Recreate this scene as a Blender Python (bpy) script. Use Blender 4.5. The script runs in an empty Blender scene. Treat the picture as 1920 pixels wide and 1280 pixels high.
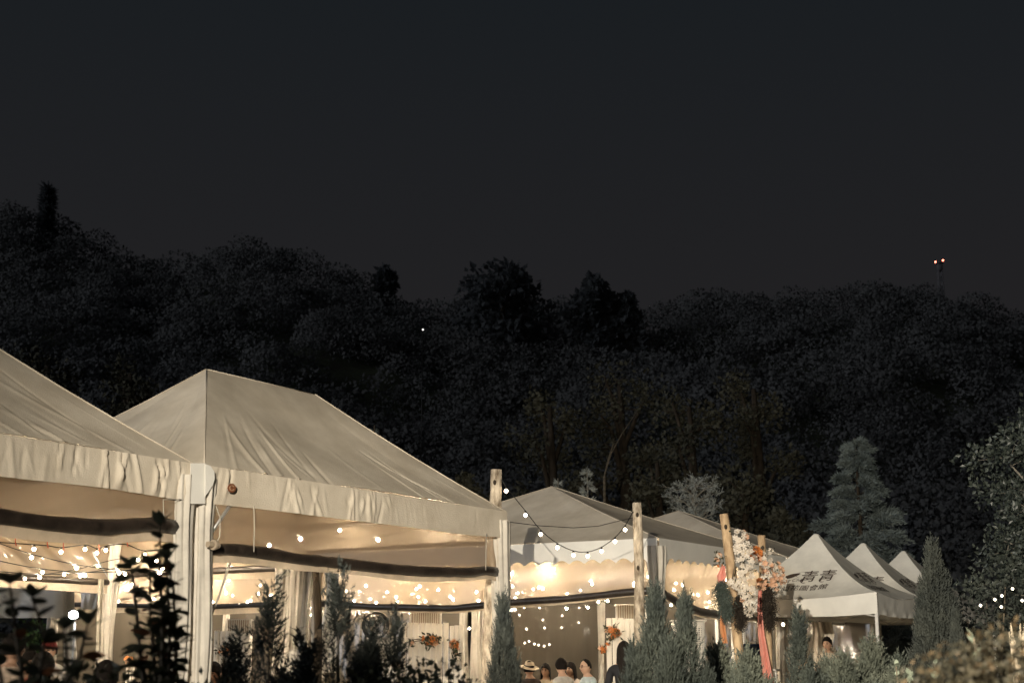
import bpy, math, random
import numpy as np
from mathutils import Vector, noise

random.seed(7)
rng = np.random.default_rng(7)
scene = bpy.context.scene
COL = scene.collection

# ------------------------------------------------------------------ camera
F, PITCH, EYE = 2667.0, math.atan(585 / 2667.0), 1.4
cam_d = bpy.data.cameras.new('camera')
cam = bpy.data.objects.new('camera', cam_d)
COL.objects.link(cam)
cam.location = (0, 0, EYE)
cam.rotation_euler = (math.pi / 2 + PITCH, 0, 0)
cam_d.sensor_width = 36
cam_d.lens = 36 * F / 1920
cam_d.clip_start = 0.1
cam_d.clip_end = 2000
cam_d.dof.use_dof = True
cam_d.dof.focus_distance = 18
cam_d.dof.aperture_fstop = 2.5
scene.camera = cam

# ------------------------------------------------------------------ night sky
world = bpy.data.worlds.new('World')
scene.world = world
world.use_nodes = True
wn = world.node_tree
wn.nodes.clear()
wo = wn.nodes.new('ShaderNodeOutputWorld')
wb = wn.nodes.new('ShaderNodeBackground')
tc = wn.nodes.new('ShaderNodeTexCoord')
sep = wn.nodes.new('ShaderNodeSeparateXYZ')
cr = wn.nodes.new('ShaderNodeValToRGB')
wn.links.new(tc.outputs['Generated'], sep.inputs[0])
wn.links.new(sep.outputs['Z'], cr.inputs[0])
wn.links.new(cr.outputs[0], wb.inputs[0])
wn.links.new(wb.outputs[0], wo.inputs[0])
e = cr.color_ramp.elements
e[0].position, e[0].color = 0.10, (0.0180, 0.0155, 0.0160, 1)
e[1].position, e[1].color = 0.46, (0.0098, 0.0124, 0.0150, 1)
m_ = e.new(0.26); m_.color = (0.0148, 0.0146, 0.0160, 1)
wb.inputs[1].default_value = 1.0

# added soft fill that lifts the dark hill; no moon is known
sun_d = bpy.data.lights.new('hill_fill_light', 'SUN')
sun_d.energy = 0.72
sun_d.angle = math.radians(32)
sun_d.color = (0.94, 0.96, 1.0)
sun = bpy.data.objects.new('hill_fill_light', sun_d)
COL.objects.link(sun)
sun.rotation_euler = Vector((0.88, 0.42, -0.24)).to_track_quat('-Z', 'Y').to_euler()

FLOOD = Vector((-2.1, -1.5, 4.5))
FLOOD_AIM = Vector((9.0, 26, 2.2))
fl_d = bpy.data.lights.new('flood_beam', 'SPOT')
fl_d.energy = 24000
fl_d.color = (1.0, 0.90, 0.74)
fl_d.spot_size = math.radians(78)
fl_d.spot_blend = 1.0
fl_d.shadow_soft_size = 0.03
fl = bpy.data.objects.new('flood_beam', fl_d)
COL.objects.link(fl)

scene.view_settings.view_transform = 'Standard'
scene.view_settings.look = 'None'
scene.view_settings.exposure = 0
scene.view_settings.gamma = 1
scene.render.engine = 'CYCLES'
cy = scene.cycles
cy.max_bounces = 8
cy.diffuse_bounces = 4
cy.glossy_bounces = 3
cy.transmission_bounces = 6
cy.transparent_max_bounces = 16
cy.sample_clamp_indirect = 4
cy.caustics_reflective = False
cy.caustics_refractive = False
cy.use_denoising = True

# ------------------------------------------------------------------ helpers
CP, SP = math.cos(PITCH), math.sin(PITCH)


def at(x, y, D):
    """Point of the place that lies D metres ahead of the photographer along the sight line x, y of the photograph."""
    v = (640 - y) / F
    fw, up = CP - v * SP, SP + v * CP
    return Vector(((x - 960) / F / fw * D, D, EYE + up / fw * D))


def pix(q):
    z = q[2] - EYE
    dd, u = q[1] * CP + z * SP, -q[1] * SP + z * CP
    return 960 + F * q[0] / dd, 640 - F * u / dd


BASE = {}


def base_of(o):
    return BASE.get(o.name, Vector((0, 0, 0)))


def tag(o, label=None, cat=None, group=None, kind=None):
    if label: o['label'] = label
    if cat: o['category'] = cat
    if group: o['group'] = group
    if kind: o['kind'] = kind
    return o


def thing(name, label, cat, loc, group=None):
    o = bpy.data.objects.new(name, None)
    o.empty_display_size = 0.2
    COL.objects.link(o)
    o.location = loc
    BASE[o.name] = Vector(loc)
    return tag(o, label, cat, group)


def make_mesh(name, verts, faces, mats, midx=None, smooth=True):
    me = bpy.data.meshes.new(name)
    verts = np.asarray(verts, dtype=np.float32)
    if isinstance(faces, np.ndarray):
        n, k = faces.shape
        me.vertices.add(len(verts))
        me.vertices.foreach_set('co', verts.ravel())
        me.loops.add(n * k)
        me.loops.foreach_set('vertex_index', faces.astype(np.int32).ravel())
        me.polygons.add(n)
        me.polygons.foreach_set('loop_start', np.arange(0, n * k, k, dtype=np.int32))
        me.polygons.foreach_set('loop_total', np.full(n, k, dtype=np.int32))
        me.update(calc_edges=True)
    else:
        me.from_pydata([tuple(map(float, v)) for v in verts], [], faces)
        me.update()
    for m in (mats if isinstance(mats, (list, tuple)) else [mats]):
        me.materials.append(m)
    if midx is not None:
        me.polygons.foreach_set('material_index', np.asarray(midx, dtype=np.int32))
    me.polygons.foreach_set('use_smooth', np.full(len(me.polygons), smooth))
    return me


def add(name, vf, mat, parent=None, loc=None, smooth=True, midx=None):
    """Link verts/faces given in world coordinates as one mesh object."""
    verts, faces = vf
    verts = np.asarray(verts, dtype=np.float64)
    b = base_of(parent) if parent else Vector(loc if loc is not None else (0, 0, 0))
    o = bpy.data.objects.new(name, make_mesh(name, verts - np.array(b), faces, mat, midx, smooth))
    COL.objects.link(o)
    if parent:
        o.parent = parent
    else:
        o.location = b
    BASE[o.name] = b
    return o


def inst(name, me, parent, loc, rot=(0, 0, 0), sc=1.0):
    o = bpy.data.objects.new(name, me)
    COL.objects.link(o)
    loc = Vector(loc)
    if parent:
        o.parent = parent
        o.location = loc - base_of(parent)
    else:
        o.location = loc
    o.rotation_euler = rot
    o.scale = (sc, sc, sc) if isinstance(sc, (int, float)) else sc
    BASE[o.name] = loc
    return o


def merge(*parts):
    vs, fs, off = [], [], 0
    for v, f in parts:
        v = np.asarray(v, dtype=np.float64)
        vs.append(v)
        for q in (f.tolist() if isinstance(f, np.ndarray) else f):
            fs.append([i + off for i in q])
        off += len(v)
    return np.vstack(vs), fs


def grid(nu, nv, fn, closed_u=False):
    U, V = np.meshgrid(np.linspace(0, 1, nu + 1), np.linspace(0, 1, nv + 1), indexing='ij')
    P = fn(U.ravel(), V.ravel())
    i, j = np.meshgrid(np.arange(nu), np.arange(nv), indexing='ij')
    a = (i * (nv + 1) + j).ravel()
    return P, np.stack([a, a + nv + 1, a + nv + 2, a + 1], 1)


def tube(pts, rad, seg=8, cap=True):
    pts = [Vector(p) for p in pts]
    n = len(pts)
    if isinstance(rad, (int, float)): rad = [rad] * n
    V, Fs = [], []
    prev = None
    for i, p in enumerate(pts):
        t = (pts[min(i + 1, n - 1)] - pts[max(i - 1, 0)])
        t = t.normalized() if t.length > 1e-9 else Vector((0, 0, 1))
        if prev is None:
            a = t.cross(Vector((0, 0, 1)) if abs(t.z) < 0.9 else Vector((1, 0, 0))).normalized()
        else:
            a = (prev - t * prev.dot(t))
            a = a.normalized() if a.length > 1e-6 else t.orthogonal().normalized()
        prev = a
        b = t.cross(a)
        for k in range(seg):
            an = 2 * math.pi * k / seg
            V.append(p + (a * math.cos(an) + b * math.sin(an)) * rad[i])
    for i in range(n - 1):
        for k in range(seg):
            k2 = (k + 1) % seg
            Fs.append([i * seg + k, i * seg + k2, (i + 1) * seg + k2, (i + 1) * seg + k])
    if cap:
        Fs.append(list(range(seg))[::-1])
        Fs.append([(n - 1) * seg + k for k in range(seg)])
    return np.array([tuple(v) for v in V]), Fs


def obox(c, ax, ay, az, hx, hy, hz, bev=0.0):
    """Box with chosen axes; bev chamfers the vertical and horizontal edges a little."""
    c, ax, ay, az = (np.array(q, dtype=float) for q in (c, ax, ay, az))
    if bev <= 0:
        V = [c + sx * hx * ax + sy * hy * ay + sz * hz * az for sz in (-1, 1) for sy in (-1, 1) for sx in (-1, 1)]
        return np.array(V), [[0, 2, 3, 1], [4, 5, 7, 6], [0, 1, 5, 4], [2, 6, 7, 3], [0, 4, 6, 2], [1, 3, 7, 5]]
    V = []
    ring = [(-1, -1, 1, 0), (1, -1, -1, 0), (1, -1, 0, 1), (1, 1, 0, -1), (1, 1, -1, 0), (-1, 1, 1, 0), (-1, 1, 0, -1), (-1, -1, 0, 1)]
    for sz, ins in ((-1, 1), (-1, 0), (1, 0), (1, 1)):
        for sx, sy, ox, oy in ring:
            x = sx * (hx - bev * ins) + ox * bev
            y = sy * (hy - bev * ins) + oy * bev
            z = sz * (hz - (0 if ins else bev))
            V.append(c + x * ax + y * ay + z * az)
    Fs = [list(range(8))[::-1], [24 + k for k in range(8)]]
    for r in range(3):
        for k in range(8):
            k2 = (k + 1) % 8
            Fs.append([r * 8 + k, r * 8 + k2, r * 8 + 8 + k2, r * 8 + 8 + k])
    return np.array(V), Fs


EX, EY, EZ = (1, 0, 0), (0, 1, 0), (0, 0, 1)


def _h(ix, iy, seed):
    q = (ix.astype(np.int64) * 374761393 + iy.astype(np.int64) * 668265263 + seed * 1442695) & 0x7fffffff
    q = ((q ^ (q >> 13)) * 1274126177) & 0x7fffffff
    return ((q ^ (q >> 16)) & 0xffff) / 65535.0


def vn(x, y, seed=0):
    x, y = np.asarray(x, float), np.asarray(y, float)
    x, y = np.broadcast_arrays(x, y)
    ix, iy = np.floor(x), np.floor(y)
    fx, fy = x - ix, y - iy
    fx, fy = fx * fx * (3 - 2 * fx), fy * fy * (3 - 2 * fy)
    a, b = _h(ix, iy, seed), _h(ix + 1, iy, seed)
    c, d = _h(ix, iy + 1, seed), _h(ix + 1, iy + 1, seed)
    return (a * (1 - fx) + b * fx) * (1 - fy) + (c * (1 - fx) + d * fx) * fy


def unit(a):
    return a / np.maximum(np.linalg.norm(a, axis=-1, keepdims=True), 1e-9)


def rdir(n):
    return unit(rng.normal(size=(n, 3)))


# ------------------------------------------------------------------ materials
def mat_new(name):
    m = bpy.data.materials.new(name)
    m.use_nodes = True
    nt = m.node_tree
    nt.nodes.clear()
    return m, nt, nt.nodes.new('ShaderNodeOutputMaterial')


def surf(name, col, rough=0.7, var=0.15, scale=6.0, bump=0.0, bscale=40.0, metal=0.0, spec=0.3, col2=None, transl=0.0, stretch=None, dist=0.01):
    m, nt, out = mat_new(name)
    N, Lk = nt.nodes, nt.links
    p = N.new('ShaderNodeBsdfPrincipled')
    p.inputs['Roughness'].default_value = rough
    p.inputs['Metallic'].default_value = metal
    p.inputs['Specular IOR Level'].default_value = spec
    co = N.new('ShaderNodeTexCoord')
    mp = N.new('ShaderNodeMapping')
    Lk.new(co.outputs['Object'], mp.inputs[0])
    if stretch: mp.inputs['Scale'].default_value = stretch
    no = N.new('ShaderNodeTexNoise')
    no.inputs['Scale'].default_value = scale
    no.inputs['Detail'].default_value = 5
    no.inputs['Roughness'].default_value = 0.62
    Lk.new(mp.outputs[0], no.inputs['Vector'])
    r = N.new('ShaderNodeValToRGB')
    c2 = col2 or tuple(c * (1 - var * 1.6) for c in col)
    c1 = tuple(min(1, c * (1 + var * 0.5)) for c in col)
    r.color_ramp.elements[0].position, r.color_ramp.elements[0].color = 0.32, (*c2, 1)
    r.color_ramp.elements[1].position, r.color_ramp.elements[1].color = 0.66, (*c1, 1)
    Lk.new(no.outputs['Fac'], r.inputs[0])
    Lk.new(r.outputs[0], p.inputs['Base Color'])
    if bump:
        nb = N.new('ShaderNodeTexNoise')
        nb.inputs['Scale'].default_value = bscale
        nb.inputs['Detail'].default_value = 4
        Lk.new(mp.outputs[0], nb.inputs['Vector'])
        bp = N.new('ShaderNodeBump')
        bp.inputs['Strength'].default_value = bump
        bp.inputs['Distance'].default_value = dist
        Lk.new(nb.outputs['Fac'], bp.inputs['Height'])
        Lk.new(bp.outputs[0], p.inputs['Normal'])
    sh = p.outputs[0]
    if transl:
        t = N.new('ShaderNodeBsdfTranslucent')
        Lk.new(r.outputs[0], t.inputs[0])
        mx = N.new('ShaderNodeMixShader')
        mx.inputs[0].default_value = transl
        Lk.new(sh, mx.inputs[1]); Lk.new(t.outputs[0], mx.inputs[2])
        sh = mx.outputs[0]
    Lk.new(sh, out.inputs[0])
    return m


def plastic_sheet(name, clear, col, rough=0.12, transl=0.6, bump=0.25, scale=3.0, f0=0.04, stretch=(1, 1, 1)):
    """Clear PVC: lets some light through, scatters some, and mirrors at grazing angles."""
    m, nt, out = mat_new(name)
    N, Lk = nt.nodes, nt.links
    co = N.new('ShaderNodeTexCoord')
    no = N.new('ShaderNodeTexNoise'); no.inputs['Scale'].default_value = scale; no.inputs['Detail'].default_value = 2
    mp = N.new('ShaderNodeMapping'); mp.inputs['Scale'].default_value = stretch
    Lk.new(co.outputs['Object'], mp.inputs[0]); Lk.new(mp.outputs[0], no.inputs['Vector'])
    bp = N.new('ShaderNodeBump'); bp.inputs['Strength'].default_value = bump; bp.inputs['Distance'].default_value = 0.03
    Lk.new(no.outputs['Fac'], bp.inputs['Height'])
    df = N.new('ShaderNodeBsdfDiffuse'); df.inputs[0].default_value = (*col, 1)
    tl = N.new('ShaderNodeBsdfTranslucent'); tl.inputs[0].default_value = (*col, 1)
    m1 = N.new('ShaderNodeMixShader'); m1.inputs[0].default_value = transl
    Lk.new(df.outputs[0], m1.inputs[1]); Lk.new(tl.outputs[0], m1.inputs[2])
    tr = N.new('ShaderNodeBsdfTransparent'); tr.inputs[0].default_value = (0.96, 0.93, 0.88, 1)
    m2 = N.new('ShaderNodeMixShader')
    mr = N.new('ShaderNodeMapRange')
    mr.inputs['From Min'].default_value, mr.inputs['From Max'].default_value = 0.3, 0.7
    mr.inputs['To Min'].default_value, mr.inputs['To Max'].default_value = max(0, clear - 0.06), min(1, clear + 0.06)
    Lk.new(no.outputs['Fac'], mr.inputs['Value'])
    Lk.new(mr.outputs[0], m2.inputs[0])
    Lk.new(m1.outputs[0], m2.inputs[1]); Lk.new(tr.outputs[0], m2.inputs[2])
    gl = N.new('ShaderNodeBsdfGlossy'); gl.inputs[1].default_value = rough
    Lk.new(bp.outputs[0], gl.inputs['Normal'])
    ge = N.new('ShaderNodeNewGeometry')
    dt = N.new('ShaderNodeVectorMath'); dt.operation = 'DOT_PRODUCT'
    Lk.new(ge.outputs['Incoming'], dt.inputs[0]); Lk.new(bp.outputs[0], dt.inputs[1])
    ab = N.new('ShaderNodeMath'); ab.operation = 'ABSOLUTE'; Lk.new(dt.outputs['Value'], ab.inputs[0])
    om = N.new('ShaderNodeMath'); om.operation = 'SUBTRACT'; om.inputs[0].default_value = 1.0; Lk.new(ab.outputs[0], om.inputs[1])
    pw = N.new('ShaderNodeMath'); pw.operation = 'POWER'; pw.inputs[1].default_value = 5.0; Lk.new(om.outputs[0], pw.inputs[0])
    ma = N.new('ShaderNodeMath'); ma.operation = 'MULTIPLY_ADD'; ma.inputs[1].default_value = 0.30; ma.inputs[2].default_value = f0
    Lk.new(pw.outputs[0], ma.inputs[0])
    m3 = N.new('ShaderNodeMixShader')
    Lk.new(ma.outputs[0], m3.inputs[0]); Lk.new(m2.outputs[0], m3.inputs[1]); Lk.new(gl.outputs[0], m3.inputs[2])
    Lk.new(m3.outputs[0], out.inputs[0])
    return m


def glow(name, col, strength):
    m, nt, out = mat_new(name)
    em = nt.nodes.new('ShaderNodeEmission')
    em.inputs[0].default_value = (*col, 1)
    em.inputs[1].default_value = strength
    nt.links.new(em.outputs[0], out.inputs[0])
    return m


M = {}
M['canvas'] = surf('canvas', (0.62, 0.555, 0.455), 0.7, 0.12, 2.2, 0.35, 70, transl=0.02, col2=(0.52, 0.455, 0.36))
M['canvas_white'] = surf('canvas_white', (0.80, 0.78, 0.72), 0.6, 0.06, 2.0, 0.12, 50, transl=0.03)
M['canvas_column'] = surf('canvas_column', (0.58, 0.54, 0.47), 0.7, 0.15, 3.0, 0.15, 40, transl=0.05)
M['pop_canvas'] = surf('pop_canvas', (0.76, 0.73, 0.65), 0.6, 0.10, 2.5, 0.15, 60, transl=0.02)
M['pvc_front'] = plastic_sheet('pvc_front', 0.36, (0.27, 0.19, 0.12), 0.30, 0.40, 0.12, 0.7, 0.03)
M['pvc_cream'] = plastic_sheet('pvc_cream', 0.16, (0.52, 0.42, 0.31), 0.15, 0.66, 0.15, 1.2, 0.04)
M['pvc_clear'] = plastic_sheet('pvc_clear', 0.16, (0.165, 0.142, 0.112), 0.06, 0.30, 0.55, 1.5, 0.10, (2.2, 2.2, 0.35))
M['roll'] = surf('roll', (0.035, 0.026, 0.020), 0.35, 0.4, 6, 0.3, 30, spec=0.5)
M['hem'] = surf('hem', (0.55, 0.46, 0.35), 0.5, 0.15, 4, transl=0.35)
M['metal'] = surf('metal', (0.55, 0.54, 0.52), 0.4, 0.1, 8, metal=0.7)
M['white_metal'] = surf('white_metal', (0.72, 0.70, 0.66), 0.45, 0.1, 8)
M['black'] = surf('black', (0.012, 0.012, 0.012), 0.5, 0.2, 8)
M['cord'] = surf('cord', (0.45, 0.42, 0.36), 0.8)
M['bark_pale'] = surf('bark_pale', (0.62, 0.53, 0.41), 0.85, 0.25, 15, 1.0, 30, col2=(0.13, 0.095, 0.06), stretch=(1, 1, 0.35), dist=0.02)
M['wood_warm'] = surf('wood_warm', (0.55, 0.40, 0.24), 0.8, 0.3, 12, 0.8, 30, col2=(0.20, 0.12, 0.065), stretch=(1, 1, 0.3), dist=0.02)
M['bark_dark'] = surf('bark_dark', (0.06, 0.045, 0.03), 0.9, 0.4, 8, 0.8, 30, stretch=(1, 1, 0.3), dist=0.02)
M['twig'] = surf('twig', (0.16, 0.13, 0.09), 0.8, 0.3, 10)
M['twig_pale'] = surf('twig_pale', (0.34, 0.31, 0.25), 0.8, 0.3, 10)
M['plank_white'] = surf('plank_white', (0.72, 0.66, 0.56), 0.7, 0.12, 5, 0.2, 40, stretch=(1, 1, 0.2))
M['pale_panel'] = surf('pale_panel', (0.68, 0.64, 0.57), 0.5, 0.06, 6)
M['slat_wood'] = surf('slat_wood', (0.34, 0.27, 0.19), 0.6, 0.15, 8)
M['text_brown'] = surf('text_brown', (0.065, 0.045, 0.035), 0.6, 0.1, 8)
M['emblem'] = surf('emblem', (0.20, 0.075, 0.035), 0.6, 0.2, 20)
M['emblem_light'] = surf('emblem_light', (0.42, 0.26, 0.16), 0.6, 0.1, 20)
M['leaf_dark'] = surf('leaf_dark', (0.075, 0.080, 0.048), 0.45, 0.3, 4, spec=0.4, transl=0.28)
M['leaf_rust'] = surf('leaf_rust', (0.26, 0.10, 0.04), 0.5, 0.3, 6, transl=0.2)
M['juniper'] = surf('juniper', (0.040, 0.046, 0.036), 0.8, 0.35, 3.5, col2=(0.016, 0.021, 0.019))
M['juniper_dark'] = surf('juniper_dark', (0.042, 0.046, 0.038), 0.85, 0.35, 3.5, col2=(0.018, 0.022, 0.020))
M['juniper_pale'] = surf('juniper_pale', (0.092, 0.098, 0.072), 0.8, 0.35, 3.5, col2=(0.036, 0.044, 0.036))
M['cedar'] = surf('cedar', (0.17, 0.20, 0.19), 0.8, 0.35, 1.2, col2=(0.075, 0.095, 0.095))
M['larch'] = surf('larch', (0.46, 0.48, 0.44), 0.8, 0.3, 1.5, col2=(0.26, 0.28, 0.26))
M['tree_leaf'] = surf('tree_leaf', (0.070, 0.082, 0.066), 0.4, 0.4, 1.8, col2=(0.032, 0.042, 0.038), spec=0.5)
M['far_leaf'] = surf('far_leaf', (0.075, 0.070, 0.045), 0.8, 0.4, 0.3, col2=(0.03, 0.032, 0.025))
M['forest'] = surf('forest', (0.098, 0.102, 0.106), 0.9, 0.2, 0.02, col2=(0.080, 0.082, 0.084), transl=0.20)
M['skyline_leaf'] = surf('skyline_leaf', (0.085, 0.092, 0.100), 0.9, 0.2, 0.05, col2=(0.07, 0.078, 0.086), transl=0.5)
M['tower'] = surf('tower', (0.10, 0.10, 0.11), 0.8)
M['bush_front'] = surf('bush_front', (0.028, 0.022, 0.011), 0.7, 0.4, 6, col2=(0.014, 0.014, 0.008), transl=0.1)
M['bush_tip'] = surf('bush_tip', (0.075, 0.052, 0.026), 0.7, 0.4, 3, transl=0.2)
M['pale_leaf'] = surf('pale_leaf', (0.24, 0.27, 0.20), 0.5, 0.25, 5)
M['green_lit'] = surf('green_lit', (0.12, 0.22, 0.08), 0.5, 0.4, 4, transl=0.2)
M['ground'] = surf('ground', (0.045, 0.055, 0.03), 0.95, 0.4, 0.8, 0.5, 6, col2=(0.03, 0.028, 0.02))
M['paving'] = surf('paving', (0.28, 0.26, 0.23), 0.9, 0.2, 2, 0.3, 30)
M['skin'] = surf('skin', (0.55, 0.34, 0.23), 0.5, 0.06, 10)
M['skin_tan'] = surf('skin_tan', (0.42, 0.25, 0.16), 0.5, 0.06, 10)
M['hair'] = surf('hair', (0.011, 0.008, 0.006), 0.75, 0.3, 40, 0.6, 120, spec=0.12)
M['eye'] = surf('eye', (0.02, 0.014, 0.012), 0.3)
M['lip'] = surf('lip', (0.40, 0.16, 0.13), 0.5)
M['trousers'] = surf('trousers', (0.03, 0.032, 0.04), 0.8, 0.2, 10)
M['straw'] = surf('straw', (0.70, 0.58, 0.42), 0.75, 0.15, 25, 0.4, 120)
M['blossom_white'] = surf('blossom_white', (0.76, 0.68, 0.58), 0.6, 0.12, 14, transl=0.15)
M['blossom_peach'] = surf('blossom_peach', (0.72, 0.43, 0.28), 0.6, 0.15, 14, transl=0.15)
M['blossom_orange'] = surf('blossom_orange', (0.66, 0.22, 0.06), 0.6, 0.2, 14, transl=0.15)
M['blossom_core'] = surf('blossom_core', (0.45, 0.30, 0.08), 0.7)
M['coral'] = surf('coral', (0.78, 0.33, 0.26), 0.6, 0.12, 5, transl=0.2)
M['orange_cloth'] = surf('orange_cloth', (0.70, 0.32, 0.14), 0.6, 0.12, 5, transl=0.2)
M['plume_dark'] = surf('plume_dark', (0.035, 0.026, 0.018), 0.8, 0.4, 20)
M['plume_green'] = surf('plume_green', (0.075, 0.095, 0.080), 0.8, 0.35, 20)
M['blue_box'] = surf('blue_box', (0.022, 0.042, 0.085), 0.5, 0.15, 10)
M['red_tie'] = surf('red_tie', (0.55, 0.10, 0.05), 0.6)
M['bulb'] = glow('bulb', (1.0, 0.80, 0.55), 26)
M['bulb_in'] = glow('bulb_in', (1.0, 0.84, 0.63), 1500)
M['bulb_low'] = glow('bulb_low', (1.0, 0.80, 0.55), 800)
M['bulb_far'] = glow('bulb_far', (1.0, 0.84, 0.62), 40)
M['bulb_dim'] = glow('bulb_dim', (1.0, 0.88, 0.66), 6)
M['work_glow'] = glow('work_glow', (0.95, 0.97, 1.0), 200)
M['red_glow'] = glow('red_glow', (1.0, 0.22, 0.14), 9)
M['far_glow'] = glow('far_glow', (1.0, 0.95, 0.9), 3.5)

# ------------------------------------------------------------------ setting: ground, hill
SIL = [(-900, 300), (-400, 340), (0, 385), (60, 405), (120, 420), (170, 432), (215, 460), (275, 487), (320, 470), (380, 460), (430, 447), (480, 458), (545, 466), (600, 484),
       (650, 506), (690, 524), (730, 528), (760, 545), (800, 562), (835, 556), (860, 545), (920, 540), (1000, 545), (1060, 552), (1130, 552), (1195, 566),
       (1260, 552), (1340, 538), (1440, 537), (1520, 532), (1580, 529), (1640, 524), (1700, 522), (1750, 520), (1800, 528), (1840, 538), (1880, 556), (1920, 568), (2300, 610), (2900, 560)]
SX, SY = np.array([s[0] for s in SIL], float), np.array([s[1] for s in SIL], float)
RIDGE = 190.0


def ridge_top(x, y):
    """Height of the tree tops on the ridge seen along this bearing."""
    px_ = 960 + x / np.maximum(y, 1) * F * 1.0
    yy = np.interp(px_, SX, SY)
    v = (640 - yy) / F
    return EYE + (SP + v * CP) / (CP - v * SP) * RIDGE


def terrain(x, y):
    top = ridge_top(x, y) - 4.5
    t = np.clip((y - 52) / (RIDGE - 52), 0, 1)
    s = t * t * (1.6 - 0.6 * t)
    z = top * s
    z = z + (vn(x / 14, y / 14, 3) - 0.5) * 5 * np.clip(t * 4, 0, 1) * np.clip((1 - t) * 4, 0, 1)
    return np.where(y > RIDGE, top - (y - RIDGE) * 0.35, z)


add('ground', grid(40, 40, lambda u, v: np.stack([(u - .5) * 400, -60 + v * 130, vn(u * 90, v * 60, 5) * 0.05 - 0.03], 1)), M['ground'])['kind'] = 'structure'


def hill_fn(u, v):
    y = 54 + v * 206
    x = (u - 0.5) * 2.6 * (y * 0.62)
    return np.stack([x, y, terrain(x, y) - 0.05], 1)


add('hill', grid(150, 90, hill_fn), M['ground'])['kind'] = 'structure'
V = np.array([[-12, 8.5], [2, 8.5], [14, 22], [14, 44], [-24, 44], [-24, 12]])
add('paving', (np.column_stack([V, np.full(len(V), 0.05)]), [[0, 1, 2, 3, 4, 5]]), M['paving'])['kind'] = 'structure'


# ------------------------------------------------------------------ plants
def tri_emit(p, d, s, l, w):
    """Thin pointed leaflets: base p, direction d, sideways s."""
    n = len(p)
    l, w = np.broadcast_to(l, n)[:, None], np.broadcast_to(w, n)[:, None]
    V = np.empty((n, 3, 3))
    V[:, 0], V[:, 1], V[:, 2] = p - s * w, p + s * w, p + d * l
    return V.reshape(-1, 3), np.arange(n * 3).reshape(-1, 3)


def leaf_emit(p, d, s, l, w, fold=0.3):
    """Leaf blades of two triangles folded along the midrib."""
    n = len(p)
    l, w = np.broadcast_to(l, n)[:, None], np.broadcast_to(w, n)[:, None]
    up = np.cross(d, s)
    V = np.empty((n, 4, 3))
    V[:, 0], V[:, 2] = p, p + d * l
    V[:, 1] = p + d * l * 0.45 + s * w + up * w * fold
    V[:, 3] = p + d * l * 0.45 - s * w + up * w * fold
    a = np.arange(n)[:, None] * 4
    return V.reshape(-1, 3), np.vstack([a + [0, 1, 2], a + [0, 2, 3]])


def feather(org, dr, ln, K, wl, ww, droop=0.0):
    """Feathery sprays: K leaflets either side of a stem from each org along dr."""
    n = len(org)
    side = unit(np.cross(dr, rdir(n)))
    t = np.linspace(0.08, 1, K)[None, :, None]
    P = org[:, None] + dr[:, None] * ln[:, None, None] * t
    P[:, :, 2] -= droop * (t[:, :, 0] ** 2) * ln[:, None]
    sg = np.where(np.arange(K) % 2 == 0, 1, -1)[None, :, None]
    D = unit(dr[:, None] * 0.8 + side[:, None] * sg * 0.75 * (1.1 - t) + rng.normal(size=(n, K, 3)) * 0.18)
    S = unit(np.cross(D, rng.normal(size=(n, K, 3))))
    L = wl * (1.25 - 0.7 * t[:, :, 0]) * rng.uniform(0.7, 1.3, (n, K))
    return tri_emit(P.reshape(-1, 3), D.reshape(-1, 3), S.reshape(-1, 3), L.ravel(), ww)


def juniper_mesh(name, mat, h, leaders, nspray, wl=0.07, ww=0.009, upright=1.6, belly=0.35, spike=0.25):
    parts = []
    tot = sum(hh * rr for _, _, hh, rr in leaders)
    for lx, ly, hh, rr in leaders:
        n = int(1.7 * nspray * hh * rr / tot)
        u = rng.uniform(0, 1, n) ** 0.85
        prof = np.where(u < belly, 0.72 + 0.28 * u / belly, ((1 - u) / (1 - belly)) ** 0.95)
        prof = prof * (0.80 + 0.40 * vn(u * 9 + lx * 10, rng.uniform(0, 1, n) * 0 + ly * 10, 4))
        az = rng.uniform(0, 2 * np.pi, n)
        lump = 0.78 + 0.44 * vn(az * 1.6, u * 7 + lx, 9)
        R = rr * prof * lump * rng.uniform(0.45, 1.0, n) ** 0.5
        o = np.stack([lx * np.minimum(1, u * 2.0 + 0.2) + R * np.cos(az), ly * np.minimum(1, u * 2.0 + 0.2) + R * np.sin(az), u * hh * 0.94], 1)
        d = unit(np.stack([np.cos(az), np.sin(az), np.full(n, upright) * (0.7 + 0.9 * u)], 1) + rng.normal(size=(n, 3)) * 0.25)
        ln = rng.uniform(0.6, 1.3, n) * (0.10 + 0.14 * hh / 2) * (1 - 0.35 * u)
        parts.append(feather(o, d, ln, 12, wl * 0.72, ww * 0.62))
        k = int(10 + spike * 40)
        zz = np.linspace(0.80, 1.0, k) * hh
        o2 = np.stack([np.full(k, lx) + rng.normal(size=k) * 0.012, np.full(k, ly) + rng.normal(size=k) * 0.012, zz], 1)
        d2 = unit(np.stack([rng.normal(size=k) * 0.35, rng.normal(size=k) * 0.35, np.ones(k)], 1))
        parts.append(feather(o2, d2, np.full(k, 0.10), 7, wl * 0.8, ww))
    V, Fs, off = [], [], 0
    for v, f in parts:
        V.append(v); Fs.append(f + off); off += len(v)
    return make_mesh(name, np.vstack(V), np.vstack(Fs), mat, smooth=False)


stem_me = make_mesh('stem', *tube([(0, 0, -0.02), (0.01, 0, 0.5), (0, 0.01, 1.0)], [0.03, 0.022, 0.004], 6), M['twig'])


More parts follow.
